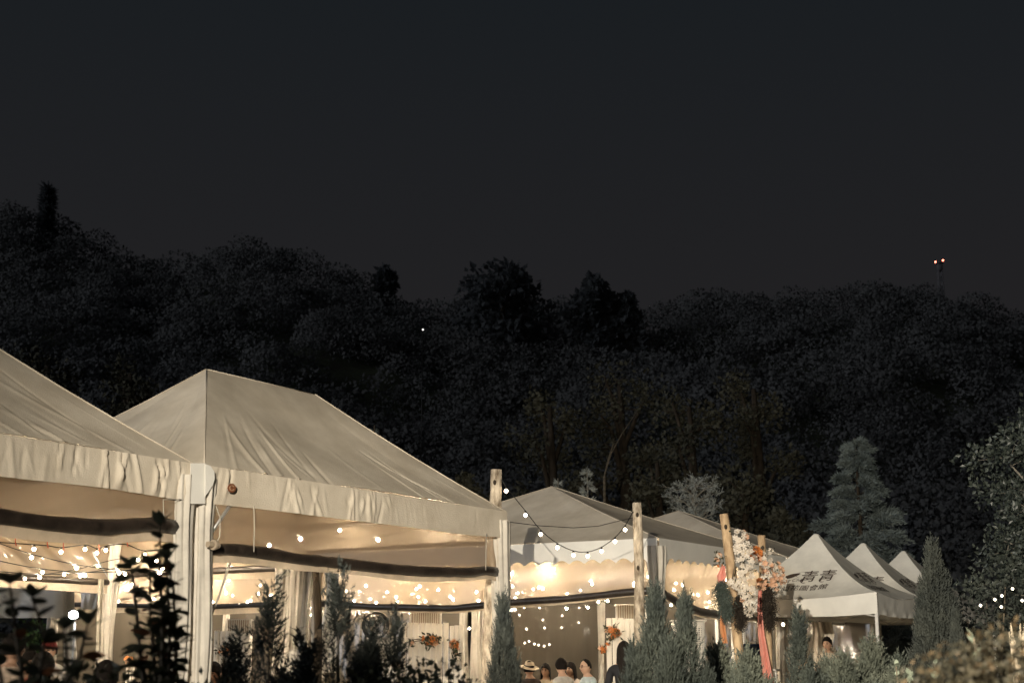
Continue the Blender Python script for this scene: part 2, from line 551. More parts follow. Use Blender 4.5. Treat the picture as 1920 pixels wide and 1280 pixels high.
def place_plant(name, me, label, cat, px_, py_top, D, h_model, group, wscale=1.0, rz=0.0, stem=True):
    top = at(px_, py_top, D)
    s = top.z / (h_model * 1.055)
    t = thing(name, label, cat, (top.x, D, 0), group)
    inst('foliage', me, t, (top.x, D, 0), (0, 0, rz), (s * wscale, s * wscale, s))
    if stem:
        inst('trunk', stem_me, t, (top.x, D, 0), (0, 0, rz), (s, s, top.z * 0.8))
    return t


spiky = juniper_mesh('spiky_juniper', M['juniper_dark'], 2, [(0, 0, 2.0, 0.13), (0.19, 0.06, 1.55, 0.11), (-0.2, 0.05, 1.5, 0.12), (-0.36, 0, 1.2, 0.15), (0.37, 0.1, 1.28, 0.13), (0.05, -0.22, 1.2, 0.16), (-0.1, 0.2, 1.3, 0.13), (0.27, -0.1, 1.0, 0.2), (-0.3, -0.1, 0.95, 0.2)], 900, 0.075, 0.007, 1.9)
spiky2 = juniper_mesh('spiky_juniper', M['juniper_dark'], 2, [(0, 0, 2.0, 0.12), (0.16, 0.02, 1.66, 0.09), (0.28, -0.05, 1.74, 0.08), (-0.17, 0.05, 1.38, 0.11), (0.05, -0.2, 1.12, 0.18), (0.40, 0.05, 1.2, 0.14), (-0.38, 0.1, 1.1, 0.15), (0.2, 0.1, 1.0, 0.2), (-0.2, -0.1, 0.95, 0.2)], 900, 0.075, 0.007, 1.9)
cone = juniper_mesh('cone_juniper', M['juniper_dark'], 2, [(0, 0, 2.0, 0.30), (0.12, -0.1, 1.5, 0.22), (-0.13, -0.05, 1.3, 0.22)], 1700, 0.075, 0.009, 1.9, 0.25)
big = juniper_mesh('big_juniper', M['juniper'], 2, [(0, 0, 2.0, 0.30), (0.28, 0.0, 1.95, 0.26), (-0.22, -0.1, 1.55, 0.3), (0.1, -0.22, 1.6, 0.3), (0.48, -0.05, 1.35, 0.24), (-0.42, 0, 1.15, 0.26)], 3000, 0.08, 0.009, 1.7, 0.3)
mound = juniper_mesh('mound_juniper', M['juniper_pale'], 1.4, [(0, 0, 1.4, 0.30), (0.22, -0.08, 1.25, 0.24), (-0.2, -0.1, 1.18, 0.25), (0.05, -0.22, 1.05, 0.25), (0.4, 0, 0.95, 0.22), (-0.4, 0, 0.9, 0.22)], 2600, 0.06, 0.010, 1.3, 0.3)
slim = juniper_mesh('slim_juniper', M['juniper'], 2, [(0, 0, 2.0, 0.14), (0.16, -0.1, 1.35, 0.26), (-0.2, -0.08, 1.25, 0.26), (0.34, 0, 1.1, 0.26), (-0.05, -0.2, 1.45, 0.2)], 2300, 0.07, 0.009, 1.8, 0.3)
column = juniper_mesh('column_juniper', M['juniper_dark'], 2.6, [(0, 0, 2.6, 0.27), (0.09, 0.05, 2.35, 0.2), (-0.1, 0, 2.2, 0.22), (0.15, -0.05, 2.0, 0.2)], 2700, 0.085, 0.011, 2.6, 0.45)

G_J = 'junipers planted in front of the tents'
for nm, me, px_, py_, D, hm, ws, rz, lb in (
    ('juniper', spiky, 510, 1066, 8.0, 2.0, 1.3, 0.3, 'dark spiky juniper with a tall thin leader before the near tent\'s wrapped back column'),
    ('juniper', spiky2, 638, 1040, 8.2, 2.0, 1.25, 0.0, 'dark loose juniper with three bare leaders, tallest of the plants under the tent\'s middle'),
    ('juniper', cone, 690, 1195, 8.4, 2.0, 1.6, 1.0, 'low dark juniper mass between the loose juniper and the rounded leafy bush'),
    ('juniper', spiky2, 575, 1165, 7.8, 2.0, 2.1, 2.2, 'low dark juniper filling the gap between the two spiky ones'),
    ('juniper', spiky, 448, 1165, 8.3, 2.0, 1.8, 2.4, 'short dark spiky juniper beside the white tent column'),
    ('juniper', cone, 944, 1096, 9.6, 2.0, 0.68, 0.0, 'narrow bluish conical juniper in front of the log pair at the tent corner'),
    ('juniper', cone, 955, 1182, 10.2, 2.0, 0.62, 2.0, 'small juniper beside the seated woman in the straw hat'),
    ('juniper', big, 1228, 1078, 10.6, 2.0, 0.82, 0.0, 'big feathery juniper in front of the mossy log post and square tent corner'),
    ('juniper', mound, 1345, 1198, 12.0, 1.4, 1.05, 0.0, 'rounded grey-green juniper left of the coral ribbon'),
    ('juniper', mound, 1400, 1208, 11.4, 1.4, 1.0, 1.7, 'lower grey-green juniper at the foot of the flowered posts'),
    ('juniper', slim, 1496, 1130, 12.2, 2.0, 1.05, 0.4, 'grey-green juniper with one slender leader before the lettered canopy'),
    ('juniper', mound, 1632, 1186, 13.4, 1.4, 1.0, 0.5, 'pale pointed juniper beside the front canopy leg'),
    ('juniper', mound, 1580, 1215, 12.4, 1.4, 1.1, 2.9, 'low pale juniper under the lettered canopy'),
    ('juniper', mound, 1680, 1242, 12.0, 1.4, 1.0, 4.0, 'lowest pale juniper right at the canopy leg'),
    ('juniper', mound, 1548, 1222, 12.8, 1.4, 0.8, 5.0, 'rounded pale juniper in front of the guest under the lettered canopy'),
    ('juniper', column, 1745, 992, 15.0, 2.6, 1.0, 0.0, 'tall dark columnar juniper covering the end of the canopy row'),
    ('juniper', column, 1790, 1128, 14.2, 2.6, 0.72, 1.4, 'shorter columnar juniper beside the tallest dark one'),
):
    place_plant(nm, me, lb, 'juniper', px_, py_, D, hm, G_J, ws, rz)

# single-leaf mesh for the near leafy shrubs: a pointed elliptic blade with a midrib fold
lv, lf = [], []
for i in range(6):
    t = i / 5
    w = 0.32 * math.sin(math.pi * t ** 0.85) if 0 < t < 1 else 0.0
    lv += [(-w, t, 0.10 * w - 0.12 * t * t), (0, t, -0.12 * t * t), (w, t, 0.10 * w - 0.12 * t * t)]
for i in range(5):
    a = i * 3
    lf += [[a, a + 1, a + 4, a + 3], [a + 1, a + 2, a + 5, a + 4]]
leaf_me = make_mesh('leaf', np.array(lv), lf, M['leaf_dark'])
leaf_me_r = make_mesh('leaf', np.array(lv), lf, M['leaf_rust'])


def leafy_shrub(label, D, shoots, leaf_len, rust=()):
    """shoots: pixel polylines of stems; leaves set alternately along each."""
    b = at(shoots[0][0][0], 1500, D)
    t = thing('leafy_shrub', label, 'shrub', (b.x, D, 0.0), 'broad-leaved shrubs at the near left')
    parts = []
    cnt = 0
    for sh in shoots:
        pts = [at(x, y, D + random.uniform(-0.15, 0.15)) for x, y in sh]
        if pts[0].z < 0.4: pts.insert(0, Vector((b.x, D, 0.0)))
        fine = []
        for a, c in zip(pts[:-1], pts[1:]):
            for k in range(6): fine.append(a.lerp(c, k / 6))
        fine.append(pts[-1])
        parts.append(tube(fine, [0.012 * (1 - 0.75 * i / len(fine)) for i in range(len(fine))], 5))
        step = 0
        for i in range(1, len(fine)):
            seg = fine[i] - fine[i - 1]
            k = max(1, int(seg.length / (leaf_len * 0.19)))
            for q in range(k):
                p = fine[i - 1].lerp(fine[i], q / k)
                if p.z < 0.95: continue
                an = step * 2.4 + random.uniform(-0.5, 0.5)
                step += 1
                tilt = random.uniform(-0.35, 0.75)
                L_ = leaf_len * random.uniform(0.65, 1.15)
                cnt += 1
                inst('leaf', leaf_me_r if random.random() < 0.05 else leaf_me, t, p, (tilt, random.uniform(-0.6, 0.6), an), L_)
        for q in range(3):
            inst('leaf', leaf_me, t, fine[-1], (random.uniform(0.7, 1.2), 0, q * 2.1 + random.random()), leaf_len * 0.9)
    add('stem', merge(*parts), M['twig'], t)
    return t


leafy_shrub('tall dark broad-leaved shrub standing in front of the white tent column', 6.2,
            [[(300, 1400), (305, 1200), (300, 1080), (300, 985)], [(285, 1400), (262, 1220), (250, 1090), (245, 1062)], [(310, 1380), (330, 1230), (325, 1100), (318, 1075)],
             [(300, 1400), (290, 1250), (280, 1130), (282, 1060)], [(315, 1390), (318, 1180), (312, 1050)], [(290, 1380), (275, 1290), (262, 1200)], [(308, 1400), (322, 1300), (334, 1200)],
             [(296, 1395), (300, 1300), (296, 1180)], [(304, 1395), (312, 1290), (318, 1160)]], 0.090)
leafy_shrub('sparse leafy shrub with drooping twigs at the picture\'s lower left edge', 4.9,
            [[(30, 1420), (40, 1260), (25, 1150), (18, 1095)], [(30, 1420), (70, 1290), (85, 1190), (60, 1120)], [(30, 1420), (110, 1300), (150, 1230), (165, 1170)],
             [(30, 1420), (0, 1260), (-20, 1150)], [(60, 1420), (130, 1290), (120, 1180)], [(30, 1420), (90, 1330), (140, 1270)]], 0.080)


def foliage_ball(name, centers, rad, K, l, w, mat, flat=0.8, parent=None, loc=None, shell=0.55):
    """Leaves through the volume of uneven lobes."""
    P, Dn = [], []
    for (c, r) in zip(centers, rad):
        n = int(K * r * r)
        d = rdir(n)
        rr = r * rng.uniform(shell, 1.05, n)[:, None] * (0.85 + 0.3 * vn(d[:, 0] * 3 + c[0], d[:, 2] * 3 + c[2], 2))[:, None]
        p = np.array(c)[None] + d * rr * np.array([1, 1, flat])
        P.append(p); Dn.append(d)
    P, Dn = np.vstack(P), np.vstack(Dn)
    n = len(P)
    d = unit(Dn * 0.5 + rdir(n) + np.array([0, 0, 0.1]))
    s = unit(np.cross(d, Dn + rng.normal(size=(n, 3)) * 0.5))
    return leaf_emit(P, d, s, l * rng.uniform(0.6, 1.3, n), w * rng.uniform(0.7, 1.2, n))


# rounded leafy bush below the tent middle
def bush(label, lobes, D, K, l, w, mat, group=None, name='bush'):
    c0 = at(lobes[0][0], lobes[0][1], D)
    t = thing(name, label, 'bush', (c0.x, D, 0), group)
    cs, rs = [], []
    for x, y, r in lobes:
        p = at(x, y, D + random.uniform(-0.2, 0.25)); cs.append(tuple(p)); rs.append(r)
    f = add('foliage', foliage_ball('foliage', cs, rs, K, l, w, mat), mat, t, smooth=False)
    f['kind'] = 'stuff'
    st = [tube([(c0.x, D, 0), tuple(Vector((c0.x, D, 0)).lerp(Vector(c), 0.6) + Vector((0, 0, 0.1))), c], [0.02, 0.014, 0.006], 5) for c in cs[:12]]
    add('stem', merge(*st), M['twig'], t)
    return t, cs, rs


bush('dark rounded leafy bush under the white plank stand', [(720, 1300, .18), (770, 1288, .2), (815, 1284, .18), (845, 1305, .2), (740, 1330, .28), (800, 1340, .3), (690, 1315, .2)], 8.0, 2600, 0.05, 0.015, M['leaf_dark'])
bush('dark leafy bush spread along the bottom between the left shrubs', [(120, 1320, .22), (180, 1310, .22), (230, 1310, .2), (60, 1345, .2), (380, 1330, .2)], 6.8, 2400, 0.05, 0.016, M['leaf_dark'])
bt, bc, br = bush('brownish round bush out of focus at the lower right corner', [(1850, 1275, .17), (1800, 1290, .16), (1895, 1255, .18), (1760, 1310, .15), (1925, 1245, .18), (1840, 1330, .25), (1900, 1320, .25), (1720, 1345, .15), (1950, 1300, .25)], 4.6, 9000, 0.024, 0.009, M['bush_front'])
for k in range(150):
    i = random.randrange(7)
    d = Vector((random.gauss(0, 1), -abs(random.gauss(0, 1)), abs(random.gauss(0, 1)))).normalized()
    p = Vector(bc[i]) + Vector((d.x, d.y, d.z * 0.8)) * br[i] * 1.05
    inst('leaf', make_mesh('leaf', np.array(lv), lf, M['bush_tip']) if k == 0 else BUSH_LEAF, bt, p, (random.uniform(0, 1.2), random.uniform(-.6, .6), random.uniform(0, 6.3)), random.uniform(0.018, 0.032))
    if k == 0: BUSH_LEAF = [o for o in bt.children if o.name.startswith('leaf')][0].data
bush('grey-green shrub beneath the bulbs strung in the trees', [(1850, 1130, .5), (1885, 1100, .5), (1860, 1180, .55), (1905, 1170, .5), (1845, 1215, .4)], 17.5, 900, 0.07, 0.02, M['juniper'])
bush('dark undergrowth shrub behind the two columnar junipers', [(1815, 1160, .35), (1800, 1210, .45), (1840, 1235, .4)], 17, 900, 0.06, 0.018, M['juniper_dark'])


def paddle_plant(label, px_, py_, D, n, l, group='small pale-leaved plants at the lower right'):
    b = at(px_, py_, D)
    t = thing('young_plant', label, 'plant', (b.x, D, 0), group)
    add('stem', tube([(b.x, D, 0), (b.x + 0.02, D, b.z * 0.6), tuple(b)], [0.012, 0.009, 0.005], 5), M['twig'], t)
    for k in range(n):
        inst('leaf', PADDLE, t, b - Vector((0, 0, random.uniform(0, l * 1.6))), (random.uniform(0.5, 1.2), 0, k * 2.4 + random.random()), l * random.uniform(0.7, 1.1))
    return t


PADDLE = make_mesh('leaf', np.array(lv), lf, M['pale_leaf'])
for a in (('young plant with two pale leaves on a bare stem above the corner bush', 1826, 1195, 7.5, 4, 0.075), ('small pale paddle-leaved plant near the shorter columnar juniper', 1752, 1245, 9.5, 6, 0.075),
          ('pale-leaved seedling at the foot of the tall columnar juniper', 1706, 1258, 10.5, 7, 0.075), ('pale-leaved seedling between corner bush and canopy leg', 1680, 1245, 11, 6, 0.07)):
    paddle_plant(*a)

# dry grass strands at the right edge
gt = thing('dry_grass_clump', 'pale dry grass strands at the right picture edge', 'grass', tuple(at(1908, 1230, 9).xy) + (0,))
gp = []
for k in range(26):
    p0 = at(1906 + random.uniform(-8, 14), 1260, 9); p1 = at(1898 + random.uniform(-6, 28), 1165 + random.uniform(0, 40), 9 + random.uniform(-.1, .1))
    gp.append(tube([(p0.x, p0.y, 0), tuple(p0.lerp(p1, 0.5)), tuple(p1)], [0.006, 0.005, 0.002], 4))
add('blade', merge(*gp), M['straw'], gt)['kind'] = 'stuff'


def conifer(label, px_, py_, D, wpx, mat, twig, n=2200, droop=0.5, lean=0, bare=False, wl=0.18, ww=0.02, name='conifer_tree', group=None, hfrac=0.0):
    top = at(px_, py_, D)
    H_ = top.z
    R = wpx / 2 * D / F
    t = thing(name, label, 'tree', (top.x, D, 0), group)
    add('trunk', tube([(top.x, D, -0.1), (top.x + 0.03, D, H_ * 0.5), (top.x, D, H_)], [0.05 + H_ * 0.014, 0.03 + H_ * 0.007, 0.012], 8), twig, t)
    limbs, O, Dr, Ln = [], [], [], []
    nl = int(24 + H_ * (7 if not bare else 5))
    for i in range(nl):
        u = 0.12 + 0.87 * (i + random.random()) / nl
        az = i * 2.4 + random.uniform(-0.4, 0.4)
        r = R * (1.04 - u) ** 1.0 * 1.25 * random.uniform(0.5, 1.15)
        p0 = Vector((top.x, D, H_ * u))
        dv = Vector((math.cos(az), math.sin(az), 0))
        up = 0.35 if bare else 0.15
        p1 = p0 + dv * r * 0.55 + Vector((0, 0, r * up))
        p2 = p0 + dv * r + Vector((0, 0, r * (up * 1.5 - droop * 0.3)))
        limbs.append(tube([p0, p1, p2], [0.010 + 0.008 * r, 0.007 + 0.004 * r, 0.004], 4, cap=False))
        m = max(4, int(n / nl * (0.35 + r / R)))
        for q in range(m):
            f = random.uniform(0.18, 1.0)
            p = (p0.lerp(p1, f * 2) if f < 0.5 else p1.lerp(p2, f * 2 - 1))
            O.append(p + Vector((random.gauss(0, 0.05 * r), random.gauss(0, 0.05 * r), random.gauss(0, 0.05 * r))))
            sd = dv.cross(Vector((0, 0, 1))) * random.choice((-1, 1)) * random.uniform(0.2, 1.0)
            Dr.append((dv * 0.8 + sd + Vector((0, 0, random.uniform(-0.25, 0.45)))).normalized())
            Ln.append(R * random.uniform(0.10, 0.26) * (1.15 - 0.8 * u))
    add('branch', merge(*limbs), twig, t)['kind'] = 'stuff'
    v, f = feather(np.array([tuple(o) for o in O]), np.array([tuple(o) for o in Dr]), np.array(Ln), 9, wl, ww, droop)
    add('crown', (v, f), mat, t, smooth=False)['kind'] = 'stuff'
    return t


conifer('large grey-green layered conifer behind the lettered canopies', 1603, 820, 37, 350, M['cedar'], M['bark_dark'], 11000, 0.35, wl=0.16, ww=0.016)
def twiggy_tree(label, px_, py_, D, wpx, twig, leafm, n_leaf):
    top = at(px_, py_, D)
    H_, R = top.z, wpx / 2 * D / F
    t = thing('bare_tree', label, 'tree', (top.x, D, 0), None)
    add('trunk', tube([(top.x, D, -.1), (top.x + .05, D, H_ * .5), (top.x, D, H_ * .93)], [0.12, 0.07, 0.02], 8), twig, t)
    tw_, O, Dr = [], [], []
    for i in range(46):
        u = 0.35 + 0.6 * i / 46
        az = i * 2.4
        dv = Vector((math.cos(az), math.sin(az), 0))
        r = R * (1.15 - u) ** 0.55 * random.uniform(0.6, 1.1)
        p0 = Vector((top.x, D, H_ * u)); p1 = p0 + dv * r * .5 + Vector((0, 0, r * .45)); p2 = p0 + dv * r + Vector((0, 0, r * random.uniform(.35, .75)))
        p2.z = min(p2.z, H_)
        tw_.append(tube([p0, p1, p2], [.028, .018, .007], 4, cap=False))
        for q in range(7):
            f = random.uniform(.25, 1)
            b0 = p0.lerp(p1, f * 2) if f < .5 else p1.lerp(p2, f * 2 - 1)
            dd_ = (dv * random.uniform(.1, .8) + Vector((random.gauss(0, .5), random.gauss(0, .5), random.uniform(-.1, .7)))).normalized()
            b1 = b0 + dd_ * R * random.uniform(.15, .4)
            tw_.append(tube([b0, b0.lerp(b1, .5) + Vector((0, 0, .02)), b1], [.010, .007, .004], 3, cap=False))
            for _ in range(n_leaf):
                O.append(tuple(b0.lerp(b1, random.uniform(.2, 1)))); Dr.append(tuple(dd_))
    add('branch', merge(*tw_), twig, t)['kind'] = 'stuff'
    add('crown', feather(np.array(O), unit(np.array(Dr) + rng.normal(size=(len(O), 3)) * .5), np.full(len(O), .16), 6, .07, .008), leafm, t, smooth=False)['kind'] = 'stuff'


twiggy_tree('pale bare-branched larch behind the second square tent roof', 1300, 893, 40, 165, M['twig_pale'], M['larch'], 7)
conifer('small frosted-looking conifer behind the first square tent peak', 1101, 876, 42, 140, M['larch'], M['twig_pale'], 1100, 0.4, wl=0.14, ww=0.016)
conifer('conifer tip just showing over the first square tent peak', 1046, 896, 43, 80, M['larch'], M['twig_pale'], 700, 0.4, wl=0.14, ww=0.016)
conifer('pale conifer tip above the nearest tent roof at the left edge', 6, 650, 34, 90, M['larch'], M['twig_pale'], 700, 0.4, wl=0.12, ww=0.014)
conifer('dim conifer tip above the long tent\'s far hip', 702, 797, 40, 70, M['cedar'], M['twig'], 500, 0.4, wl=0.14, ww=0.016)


def broad_tree(label, base, H_, R, nleaf, l, w, mat, twig, name='broadleaf_tree', group=None, limbs_n=9, crown_from=0.35, flat=0.9, lobe=1.0, trunk_r=None):
    base = Vector(base)
    t = thing(name, label, 'tree', base, group)
    tr = trunk_r or 0.03 * H_
    add('trunk', tube([base - Vector((0, 0, 0.3)), base + Vector((0.02 * H_, 0, H_ * 0.4)), base + Vector((0, 0, H_ * 0.85))], [tr, tr * 0.7, tr * 0.25], 8), twig, t)
    lb, cs, rs = [], [], []
    for i in range(limbs_n):
        u = crown_from + (0.9 - crown_from) * i / max(1, limbs_n - 1)
        az = i * 2.4 + random.uniform(-.4, .4)
        k = math.sin(math.pi * min(0.97, (u - crown_from) / (1 - crown_from) * 0.75 + 0.25)) ** 0.6
        r = R * k * random.uniform(0.75, 1.0)
        p0 = base + Vector((0, 0, H_ * u * 0.75))
        p2 = base + Vector((math.cos(az) * r * 0.72, math.sin(az) * r * 0.72, H_ * (u * 0.92 + 0.04)))
        p1 = p0.lerp(p2, 0.55) + Vector((random.gauss(0, 0.08 * R), random.gauss(0, 0.08 * R), 0.04 * H_))
        lb.append(tube([p0, p1, p2], [tr * 0.35, tr * 0.2, tr * 0.08], 5, cap=False))
        for q in range(3):
            pe = p1.lerp(p2, random.uniform(0.1, 1.0)) + Vector((random.gauss(0, .2 * R), random.gauss(0, .2 * R), random.gauss(0, .12 * R)))
            lb.append(tube([p1.lerp(p2, q * 0.3), pe], [tr * 0.1, tr * 0.04], 4, cap=False))
            cs.append(tuple(pe)); rs.append(R * lobe * random.uniform(0.22, 0.40))
        cs.append(tuple(p2)); rs.append(R * lobe * random.uniform(0.25, 0.40))
    add('branch', merge(*lb), twig, t)['kind'] = 'stuff'
    K = nleaf / max(1e-6, sum(r * r for r in rs))
    add('crown', foliage_ball('crown', cs, rs, K, l, w, mat, flat, shell=0.3), mat, t, smooth=False)['kind'] = 'stuff'
    return t


pR = at(1992, 1100, 27)
broad_tree('tall glossy-leaved tree with pale limbs at the right edge', (pR.x, 27, 0), 6.7, 1.85, 15000, 0.11, 0.034, M['tree_leaf'], M['twig_pale'], limbs_n=21, crown_from=0.22, lobe=0.80, trunk_r=0.11)

# faintly lit trees at the foot of the hill
G_F = 'trees at the foot of the hill'
for x, ytop, D, wp, lb in (
    (95, 600, 62, 170, 'dim broad tree at the hill foot, leftmost of those above the near tent'), (250, 615, 60, 150, 'dim brownish tree above the valley between the two big tent roofs'), (340, 690, 58, 90, 'low dim tree behind the long tent\'s left peak'),
    (1030, 690, 64, 170, 'dim tall tree on the slope above the first square tent peak'), (1160, 640, 66, 200, 'dim broad tree behind the leaning bamboo'), (1290, 690, 62, 180, 'dim broad tree on the slope above the second square tent'),
    (1410, 655, 64, 170, 'dim brownish tree with a rounded top above the flowered posts'), (1230, 800, 56, 150, 'dim low tree above the mossy log post'), (1390, 850, 55, 160, 'dim low tree behind the flowered posts'),
    (1480, 930, 52, 120, 'dim low tree left of the large layered conifer'), (890, 860, 50, 110, 'dim low tree beside the tall log at the tent corner'), (190, 720, 55, 120, 'low dim tree in the dip between the two near tent roofs')):
    tp = at(x, ytop, D)
    g = float(terrain(np.array([tp.x]), np.array([float(D)]))[0])
    R = wp / 2 * D / F * 1.05
    broad_tree(lb, (tp.x, D, g), max(3.0, (tp.z - g) * 1.02), R, 2600, 0.24, 0.085, M['far_leaf'], M['bark_dark'], 'hillside_tree', G_F, 10, 0.25, 1.15)

# ridge-line trees that stand out against the sky
G_R = 'large trees on the skyline'
for x, ytop, wp, lb in ((940, 482, 175, 'widest dark domed tree on the skyline at the middle'), (1108, 505, 105, 'dark domed tree on the skyline right of the widest one'), (1170, 528, 70, 'small dark tree on the skyline at the dip'),
                        (722, 494, 36, 'thin lone tree on the falling skyline left of the middle')):
    D = 165 if wp > 50 else RIDGE - 3
    tp = at(x, ytop, D)
    g = float(terrain(np.array([tp.x]), np.array([float(D)]))[0]) - 1
    broad_tree(lb, (tp.x, D, g), tp.z - g, wp / 2 * D / F * 1.05, 2600, 0.9, 0.38, M['skyline_leaf'], M['bark_dark'], 'skyline_tree', G_R, 12, 0.15, 0.95)
tp = at(92, 345, RIDGE - 4)
st_ = conifer('tall pointed conifer rising from the skyline at the far left', 92, 345, RIDGE - 4, 64, M['skyline_leaf'], M['bark_dark'], 900, 0.3, wl=1.2, ww=0.25, name='skyline_conifer')

# forest covering the hill: one mass
NC = 3600
yy = 56 + (RIDGE + 3 - 56) * rng.uniform(0, 1, NC) ** 0.8
xx = rng.uniform(-0.62, 0.62, NC) * yy
rr = rng.uniform(1.7, 3.3, NC) * (0.75 + 0.25 * yy / RIDGE)
zz = terrain(xx, yy) + rr * 0.55
keep = ~((yy < 75) & (rng.uniform(0, 1, NC) < 0.3))
xx, yy, zz, rr = xx[keep], yy[keep], zz[keep], rr[keep]
K = 190
d = rdir(len(xx) * K)
d[:, 2] = np.where(d[:, 2] < -0.3, -d[:, 2], d[:, 2])
ctr = np.repeat(np.stack([xx, yy, zz], 1), K, 0)
R_ = np.repeat(rr, K)[:, None]
P = ctr + d * R_ * (0.88 + 0.20 * rng.uniform(0, 1, (len(d), 1)))
dd = unit(rdir(len(d)) + d * 0.4)
ss = unit(np.cross(dd, d + rng.normal(size=d.shape) * 0.3))
m_ = M['forest']
pn = [n_ for n_ in m_.node_tree.nodes if n_.type == 'BSDF_PRINCIPLED'][0]
at_ = m_.node_tree.nodes.new('ShaderNodeAttribute'); at_.attribute_name = 'crown_normal'
m_.node_tree.links.new(at_.outputs['Vector'], pn.inputs['Normal'])
add('forest', leaf_emit(P, dd, ss, R_[:, 0] * rng.uniform(0.11, 0.20, len(d)), R_[:, 0] * 0.06), M['forest'], smooth=False)
o = bpy.data.objects['forest']
ca = o.data.attributes.new('crown_normal', 'FLOAT_VECTOR', 'POINT')
ca.data.foreach_set('vector', np.repeat(unit(d * 0.45 + np.array([-0.30, -0.45, 0.45])), 4, 0).astype(np.float32).ravel())
tag(o, 'dark dense forest covering the whole hillside', 'forest', kind='stuff')

# leaning bamboo stems on the slope
for pts, lb in (([(1132, 895), (1146, 850), (1165, 815), (1195, 770)], 'longer leaning pale bamboo stem on the dark slope'), ([(1134, 888), (1140, 862), (1150, 832), (1149, 826)], 'shorter bamboo stem beside the longer leaning one')):
    w3 = [at(x, y, 50) for x, y in pts]
    t = thing('bamboo_stem', lb, 'bamboo', (w3[0].x, 50, 0), 'bamboo stems on the slope')
    add('stem', tube([(w3[0].x - .05, 50, 0)] + w3, [0.028, 0.024, 0.02, 0.016, 0.008][:len(w3) + 1], 6), M['twig'], t)
    O = np.array([tuple(w3[-1].lerp(w3[-2], random.random())) for _ in range(40)])
    add('leaf_spray', leaf_emit(O, rdir(40), rdir(40), 0.16, 0.012), M['far_leaf'], t)['kind'] = 'stuff'

# hilltop mast with two red lamps, and the single lamp on the hillside
tw = at(1763, 520, RIDGE)
t = thing('signal_tower', 'small dark hilltop tower carrying two red warning lamps', 'tower', (tw.x, RIDGE, tw.z - 5))
top = at(1762, 494, RIDGE).z
hw = 0.30
for sx in (-1, 1):
    for sy in (-1, 1):
        add('leg', tube([(tw.x + sx * hw, RIDGE + sy * hw, tw.z - 5), (tw.x + sx * hw * 0.75, RIDGE + sy * hw * 0.75, top)], 0.09, 6), M['tower'], t)
br_ = []
for k in range(5):
    z0, z1 = tw.z - 5 + k * (top - tw.z + 5) / 5, tw.z - 5 + (k + 1) * (top - tw.z + 5) / 5
    for sy in (-1, 1):
        br_.append(tube([(tw.x - hw * .9, RIDGE + sy * hw * .9, z0), (tw.x + hw * .9, RIDGE + sy * hw * .9, z1)], 0.05, 4))
        br_.append(tube([(tw.x + hw * .9, RIDGE + sy * hw * .9, z0), (tw.x - hw * .9, RIDGE + sy * hw * .9, z1)], 0.05, 4))
add('bracing', merge(*br_), M['tower'], t)
add('cabin', obox((tw.x, RIDGE, top - 0.6), EX, EY, EZ, 0.34, 0.34, 0.45, 0.05), M['tower'], t)
add('platform', obox((tw.x, RIDGE, top + 0.06), EX, EY, EZ, 0.5, 0.5, 0.05), M['tower'], t)
ic = bpy.data.meshes.new('ball')
import bmesh
bm = bmesh.new(); bmesh.ops.create_icosphere(bm, subdivisions=2, radius=1.0); bm.to_mesh(ic); bm.free()
ICV = np.array([v.co[:] for v in ic.vertices]); ICF = [list(p.vertices) for p in ic.polygons]
for (x, y) in ((1754, 491), (1768, 488)):
    c = at(x, y, RIDGE)
    add('warning_lamp', (ICV * 0.12 + np.array(c), ICF), M['red_glow'], t)
    add('lamp_arm', tube([(tw.x, RIDGE, top + 0.1), tuple(c - Vector((0, 0, 0.1)))], 0.04, 5), M['tower'], t)
c = at(793, 618, 120)
g = float(terrain(np.array([c.x]), np.array([120.0]))[0])
t = thing('hillside_lamp', 'single tiny white lamp on the dark hillside', 'lamp', (c.x, 120, g))
add('post', tube([(c.x, 120, g - .2), (c.x, 120, c.z - 0.06)], 0.05, 6), M['black'], t)
add('lamp_head', (ICV * 0.055 + np.array(c), ICF), M['far_glow'], t)

# ------------------------------------------------------------------ tents
TH = math.radians(32.2)
DV, NV = Vector((math.sin(TH), math.cos(TH), 0)), Vector((-math.cos(TH), math.sin(TH), 0))
H_E = 3.218
A2 = Vector((-3.043, 14.0, H_E))
LA, WA, RA = 5.555, 3.583, 1.457
C3 = Vector((2.342, 23.02, H_E))
L3, W3, R3 = 5.43, 7.14, 1.307


def lerp_arr(a, b, t):
    a, b = np.array(a), np.array(b)
    return a[None] * (1 - t[:, None]) + b[None] * t[:, None]


def creases(x, v, el, n, seed, wid=(0.012, 0.035), amp=(0.3, 1.0), slant=(-0.25, 0.45), v0=(0.0, 0.4), v1=(0.6, 1.2)):
    """Sum of single pulled creases: x along the cloth in metres, v across it."""
    g = np.random.default_rng(seed)
    out = np.zeros_like(x)
    for _ in range(n):
        xc, a, w = g.uniform(0, el), g.uniform(*amp) * g.choice([-1, 1], p=[0.35, 0.65]), g.uniform(*wid)
        sl, a0, a1, bend = g.uniform(*slant), g.uniform(*v0), g.uniform(*v1), g.uniform(-0.08, 0.08)
        env = np.clip((v - a0) / 0.12, 0, 1) * np.clip((a1 - v) / 0.18, 0, 1)
        q = (x - xc - sl * v - bend * v * v) / (w * (0.7 + 0.6 * v))
        out += a * np.exp(-q * q) * env
    return out


